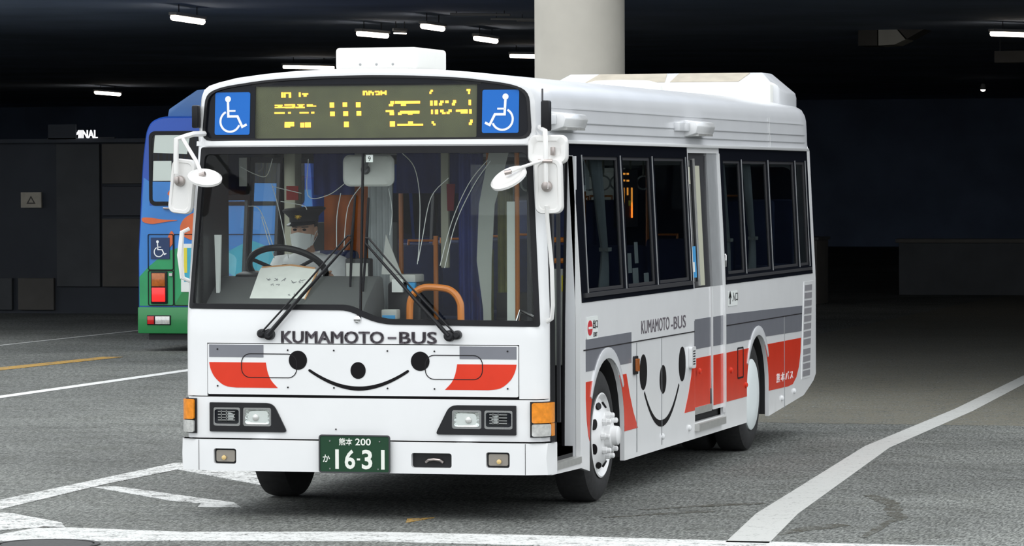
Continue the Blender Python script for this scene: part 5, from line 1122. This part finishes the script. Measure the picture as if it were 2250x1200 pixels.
# mask, cap, hair, eyes
def face_r(a, z):
    for i in range(len(hd) - 1):
        if hd[i][0] <= z <= hd[i + 1][0]:
            t_ = (z - hd[i][0]) / (hd[i + 1][0] - hd[i][0]); rx = lerp(hd[i][1], hd[i + 1][1], t_); ry = lerp(hd[i][2], hd[i + 1][2], t_); dy = lerp(hd[i][3], hd[i + 1][3], t_); return rx, ry, dy
    return hd[0][1:]
def mask_P(a, z):
    rx, ry, dy = face_r(a, z); rx = max(rx, 0.058); ry = max(ry, 0.072); k = 0.013 + 0.022 * math.exp(-(a / 0.40) ** 2) * (0.5 + 0.5 * math.sin((z - 1.61) / 0.115 * math.pi))
    return (HX - OD.x + (rx + k) * math.sin(a), HY - OD.y + min(dy, -0.004) - (ry + k) * math.cos(a), z - OD.z + 0.002 * math.sin(z * 500))
def mask_N(a, z): return Vector((math.sin(a), -math.cos(a), 0))
o = MB(); o.plate([(-1.30, 1.645), (-0.7, 1.618), (0, 1.604), (0.7, 1.618), (1.30, 1.645), (1.30, 1.705), (0.6, 1.718), (0, 1.724), (-0.6, 1.718), (-1.30, 1.705)], mask_P, mask_N, 0.003, step=0.06); mk_ = o.build('face_mask', 'mask_cloth', DR, smooth=60)
for s in (-1, 1):
    o = MB(); o.tube([Vector(mask_P(s * 1.28, 1.70)), Vector((HX - OD.x + s * 0.087, HY - OD.y + 0.005, 1.735 - OD.z)), Vector((HX - OD.x + s * 0.085, HY - OD.y + 0.03, 1.71 - OD.z)), Vector(mask_P(s * 1.28, 1.65))], 0.002, 5); o.build('mask_loop', 'mask_cloth', mk_)
    o = MB(); o.loft([ering((HX - OD.x + s * 0.032, HY - OD.y - 0.088, 1.741 - OD.z + h), r_ * 1.6, r_ * 0.6, 10) for h, r_ in ((-0.008, 0.003), (-0.003, 0.008), (0.003, 0.008), (0.008, 0.003))]); o.build('eye', 'black_gloss', DR)
    o = MB(); o.strip([(s * 0.015, 1.757), (s * 0.055, 1.759)], 0.007, lambda x, z: (HX - OD.x + x, HY - OD.y - 0.098 + x * x * 7, z - OD.z), F0, 0.004); o.build('eyebrow', 'hair', DR)
o = MB()
o.loft([ering((HX - OD.x, HY - OD.y + 0.022, z - OD.z), rx, ry, 20) for z, rx, ry in ((1.70, 0.066, 0.074), (1.74, 0.080, 0.086), (1.79, 0.084, 0.092), (1.82, 0.078, 0.088))]); o.build('hair', 'hair', DR)
def cap_pt(a, r, z): return Vector((HX - OD.x + r * math.sin(a) * 0.93, HY - OD.y + 0.004 - r * math.cos(a), z - OD.z - 0.10 * 0 - 0.06 * (r * math.cos(a)) * 0.6 + 0.05 * r * math.sin(a)))
def capring(r, z): return [cap_pt(2 * math.pi * k / 28, r, z) for k in range(28)]
cp = MB(); cp.loft([capring(0.095, 1.786), capring(0.100, 1.796), capring(0.101, 1.822), capring(0.128, 1.848), capring(0.148, 1.864), capring(0.150, 1.872), capring(0.13, 1.882), capring(0.05, 1.886)]); cap_o = cp.build('peaked_cap', 'cap_cloth', DR, smooth=50)
vz = MB()
pts0 = [cap_pt(R(a), 0.098, 1.796) for a in range(-68, 69, 8)]; pts1 = [cap_pt(R(a), 0.098 + 0.058 * math.cos(R(a) * 1.25) ** 0.8, 1.788 - 0.014 * math.cos(R(a))) for a in range(-68, 69, 8)]
vz.loft([pts0, pts1, [p - Vector((0, 0, 0.004)) for p in pts1], [p - Vector((0, 0, 0.006)) for p in pts0]], caps=False, closed=False); vz.build('cap_visor', 'black_gloss', cap_o)
o = MB()
for k in range(7):
    a_ = 2 * math.pi * k / 7; c_ = cap_pt(0, 0.105, 1.83) + Vector((0.012 * math.cos(a_) - 0.004, -0.006, 0.010 * math.sin(a_))); o.tube([c_, c_ + Vector((0.009 * math.cos(a_), -0.004, 0.007 * math.sin(a_)))], 0.006, 6)
o.lathe([(0.011, 0.0), (0.009, -0.006)], cap_pt(0, 0.112, 1.83) + Vector((-0.004, 0, 0)), 'y', 10, cap=True); o.build('cap_badge', 'gold', cap_o)
o = MB(); o.tube([Vector((HX - OD.x - 0.07, HY - OD.y - 0.05, 1.63 - OD.z)), Vector((HX - OD.x - 0.04, HY - OD.y - 0.10, 1.618 - OD.z)), Vector((HX - OD.x - 0.0, HY - OD.y - 0.115, 1.622 - OD.z))], 0.003, 6); o.build('headset_microphone', 'black_plastic', DR)

# ================================================================== the blue and green bus, seen from behind
B2 = empty('painted_bus', (-8.52, 22.0, 0)); tag(B2, 'blue and green painted bus seen from behind in the shade', 'bus')
def b2sec(y, d):
    o = [(-1.15, 0.21), (-1.15, 1.2), (-1.09, 2.30), (-1.04, 2.66), (-0.98, 2.78), (-0.85, 2.84), (0.85, 2.84), (0.98, 2.78), (1.04, 2.66), (1.09, 2.30), (1.15, 1.2), (1.15, 0.21)]
    o = o[:2] + round_poly(o, [0, 0, 0.3, 0.06, 0.06, 0.10, 0.10, 0.06, 0.06, 0.3, 0, 0])[2:-2] + o[-2:]
    return [Vector((x * (1 - d * 0.8), y, lerp(z, 1.5, d * 0.5))) for x, z in o]
def b2w(z): return 1.15 if z < 1.2 else lerp(1.15, 1.045, (z - 1.2) / 1.46)
part('body_shell', 'b2_blue', lambda b: b.loft([b2sec(0.0, 0.035), b2sec(0.03, 0.012), b2sec(0.10, 0.0), b2sec(9.0, 0.0)]), B2, smooth=40)
def rr(name, m, poly, y=-0.004, t=0.006, holes=(), parent=B2, **k):
    b = MB(); b.plate(poly, lambda x, z: (x, y, z), F0, t, holes); return b.build(name, m, parent, smooth=0, **k)
def xw(z): return b2w(z) * 0.972 - 0.0
rr('rear_mural', 'b2_sky', [(-xw(.55), 0.55), (xw(.55), 0.55), (xw(1.2), 1.2), (xw(1.9), 1.95), (0.98, 1.95), (0.98, 1.76), (-0.98, 1.76), (-0.98, 2.05), (-xw(2.1), 2.1), (-xw(1.2), 1.2)])
rr('mural_hill', 'b2_green', [(-xw(.55), 0.55), (xw(.55), 0.55), (xw(.7), 0.85), (0.5, 0.78), (-0.35, 0.72), (-0.55, 0.95), (-0.62, 1.25), (-0.72, 1.22), (-0.9, 1.10), (-1.0, 1.02), (-xw(.8), 0.90)], -0.007)
rr('mural_hill', 'b2_dark_green', [(-0.68, 0.55), (xw(.55), 0.55), (xw(.7), 0.68), (0.2, 0.74), (-0.35, 0.80), (-0.58, 0.70)], -0.010)
part('rear_bumper', 'b2_dark_green', lambda b: b.loft([[Vector((x, y, z)) for x, y in ((-1.155, 0.25), (-1.15, 0.02), (-1.12, -0.05), (1.12, -0.05), (1.15, 0.02), (1.155, 0.25))] for z in (0.215, 0.535)]), B2, bevel=0.015)
part('bumper_underside', 'chassis', lambda b: b.box(-1.0, 1.0, 0.0, 8, 0.14, 0.22), B2)
for pl, m_ in (([(-1.09, 1.60), (-1.06, 1.62), (-0.96, 1.615), (-0.80, 1.59), (-0.60, 1.585), (-0.80, 1.56), (-0.95, 1.535), (-1.06, 1.555)], 'b2_orange'),
               ([(-0.60, 1.50), (-0.55, 1.60), (-0.42, 1.68), (-0.25, 1.66), (-0.15, 1.5), (-0.25, 1.36), (-0.45, 1.34), (-0.57, 1.40)], 'b2_orange'),
               ([(-0.74, 1.40), (-0.70, 1.47), (-0.66, 1.40), (-0.68, 1.30), (-0.74, 1.24), (-0.78, 1.30)], 'b2_orange'),
               ([(-0.2, 1.1), (0.3, 1.35), (0.7, 1.2), (0.6, 0.95), (0.1, 0.9)], 'b2_teal')):
    rr('mural_patch', m_, round_poly(pl, 0.05), -0.012, 0.004)
# rear window
wf = rr('rear_window', 'black_rubber', rrect(-0.985, 0.985, 1.76, 2.66, 0.08), -0.012, 0.02, [rrect(-0.945, 0.945, 1.80, 2.62, 0.06)])
rr('window_pane', 'clear_glass', rrect(-0.96, 0.96, 1.79, 2.63, 0.06), -0.006, 0.004, parent=wf)
rr('window_back', 'panel_cool', rrect(-0.955, 0.955, 1.79, 2.63, 0.06), 0.0, 0.002, parent=wf)
rr('window_film', 'b2_sky', [(-0.94, 1.81), (0.94, 1.81), (0.94, 2.02), (-0.94, 2.05)], -0.009, 0.002, parent=wf)
rr('film_patch', 'b2_orange', round_poly([(-0.76, 1.90), (-0.70, 1.97), (-0.58, 1.96), (-0.55, 1.86), (-0.65, 1.83)], 0.03), -0.0115, 0.002, parent=wf)
rr('sky_reflection', 'sticker_white', [(-0.93, 2.40), (-0.50, 2.38), (-0.46, 2.61), (-0.91, 2.61)], -0.0012, 0.002, parent=wf)  # pale sheets behind the pane; reflected sky put into their colour
rr('sky_reflection', 'sticker_white', [(-0.94, 2.06), (-0.70, 2.06), (-0.70, 2.30), (-0.93, 2.30)], -0.0012, 0.002, parent=wf)
part('window_wiper', 'steel_clip', lambda b: (b.tube([(-0.80, -0.02, 1.73), (-0.60, -0.05, 1.72), (-0.3, -0.05, 1.75)], 0.012, 6), b.lathe([(0.03, 0), (0.02, -0.03)], (-0.62, -0.01, 1.73), 'y', 10, cap=True)), B2)
# access panels, lamps
for x0, x1, z0, z1 in ((-1.0, -0.68, 0.985, 1.415), (-1.0, -0.68, 0.555, 0.975), (-0.67, 0.67, 0.555, 1.415)):
    b = MB(); b.strip(rrect(x0, x1, z0, z1, 0.02, 3), 0.010, lambda x, z: (x, -0.017, z), F0, 0.005, closed=True); b.build('panel_seam', 'seam_dark', B2, smooth=0)
ac = rr('accessibility_sign', 'b2_navy', [(-0.965, 1.115), (-0.725, 1.115), (-0.725, 1.375), (-0.965, 1.375)], -0.018, 0.004)
wheelchair(ac, lambda x, z: (x, -0.0215, z), F0, -0.85, 1.245, 0.235)
lp = part('tail_lamp', 'black_plastic', lambda b: b.box(-0.965, -0.755, -0.035, 0, 0.575, 0.965), B2, bevel=0.01)
part('amber_lens', 'amber_dark', lambda b: b.box(-0.945, -0.775, -0.055, -0.03, 0.785, 0.945), lp, bevel=0.008)
part('red_lens', 'red_lit', lambda b: b.box(-0.945, -0.775, -0.055, -0.03, 0.60, 0.770), lp, bevel=0.008)
l2 = part('tail_lamp', 'black_plastic', lambda b: b.box(0.755, 0.965, -0.035, 0, 0.575, 0.965), B2, bevel=0.01)
part('amber_lens', 'amber_dark', lambda b: b.box(0.775, 0.945, -0.055, -0.03, 0.785, 0.945), l2, bevel=0.008)
part('red_lens', 'red_lit', lambda b: b.box(0.775, 0.945, -0.055, -0.03, 0.60, 0.770), l2, bevel=0.008)
rl = part('reversing_lamp', 'black_plastic', lambda b: b.box(-1.005, -0.70, -0.062, -0.045, 0.318, 0.437), B2, bevel=0.006)
part('red_reflector', 'red_lens', lambda b: b.box(-0.995, -0.91, -0.075, -0.058, 0.33, 0.425), rl, bevel=0.005)
part('clear_lens', 'clear_lens', lambda b: b.box(-0.895, -0.71, -0.075, -0.058, 0.33, 0.425), rl, bevel=0.005)
ad_ = rr('advert_panel', 'sticker_white', [(-0.58, 0.72), (-0.15, 0.72), (-0.15, 1.30), (-0.58, 1.30)], -0.018, 0.004)
rr('advert_print', 'b2_teal', [(-0.54, 0.84), (-0.2, 0.84), (-0.2, 1.25), (-0.54, 1.25)], -0.021, 0.003, parent=ad_)
rr('advert_print', 'yellow_card', [(-0.54, 0.95), (-0.50, 0.95), (-0.50, 1.25), (-0.54, 1.25)], -0.023, 0.003, parent=ad_)
part('door_latch', 'aluminium', lambda b: b.box(-0.73, -0.69, -0.03, -0.01, 0.91, 0.945), B2)
part('roof_pod', 'b2_pod', lambda b: b.loft([[Vector((x, y, z)) for x, z in ((-0.88, 2.83), (-0.86, 2.93), (-0.50, 3.16), (-0.40, 3.17), (0.40, 3.17), (0.50, 3.16), (0.86, 2.93), (0.88, 2.83))] for y in (0.35, 3.6)]), B2, bevel=0.02)
for y in (2.2, 6.6):
    for s in (-1, 1):
        w_ = part('wheel', 'tyre', lambda b: b.lathe([(0.26, s * 1.13), (0.42, s * 1.12), (0.44, s * 1.08), (0.44, s * 0.9), (0.26, s * 0.88)], (0, y, 0.44), 'x', 32, cap=True), B2)
        part('wheel_disc', 'wheel_white', lambda b: b.lathe([(0.26, s * 1.131), (0.2, s * 1.12), (0.001, s * 1.12)], (0, y, 0.44), 'x', 28), w_)
for s in (-1, 1):
    for y in (0.9, 2.5, 4.1, 5.7, 7.3):
        b = MB(); b.plate([(y, 1.3), (y + 1.45, 1.3), (y + 1.45, 2.2), (y, 2.2)], lambda yy, z: (s * (b2w(z) + 0.012), yy, z), SN[s], 0.006); b.build('side_window', 'black_gloss', B2, smooth=0)
    b = MB(); b.plate([(0.12, 0.55), (8.9, 0.55), (8.9, 0.9), (5, 1.1), (2.2, 0.95), (0.12, 1.1)], lambda yy, z: (s * (b2w(z) + 0.004), yy, z), SN[s], 0.004); b.build('mural_hill', 'b2_green', B2, smooth=0)
bpy.context.view_layer.update()
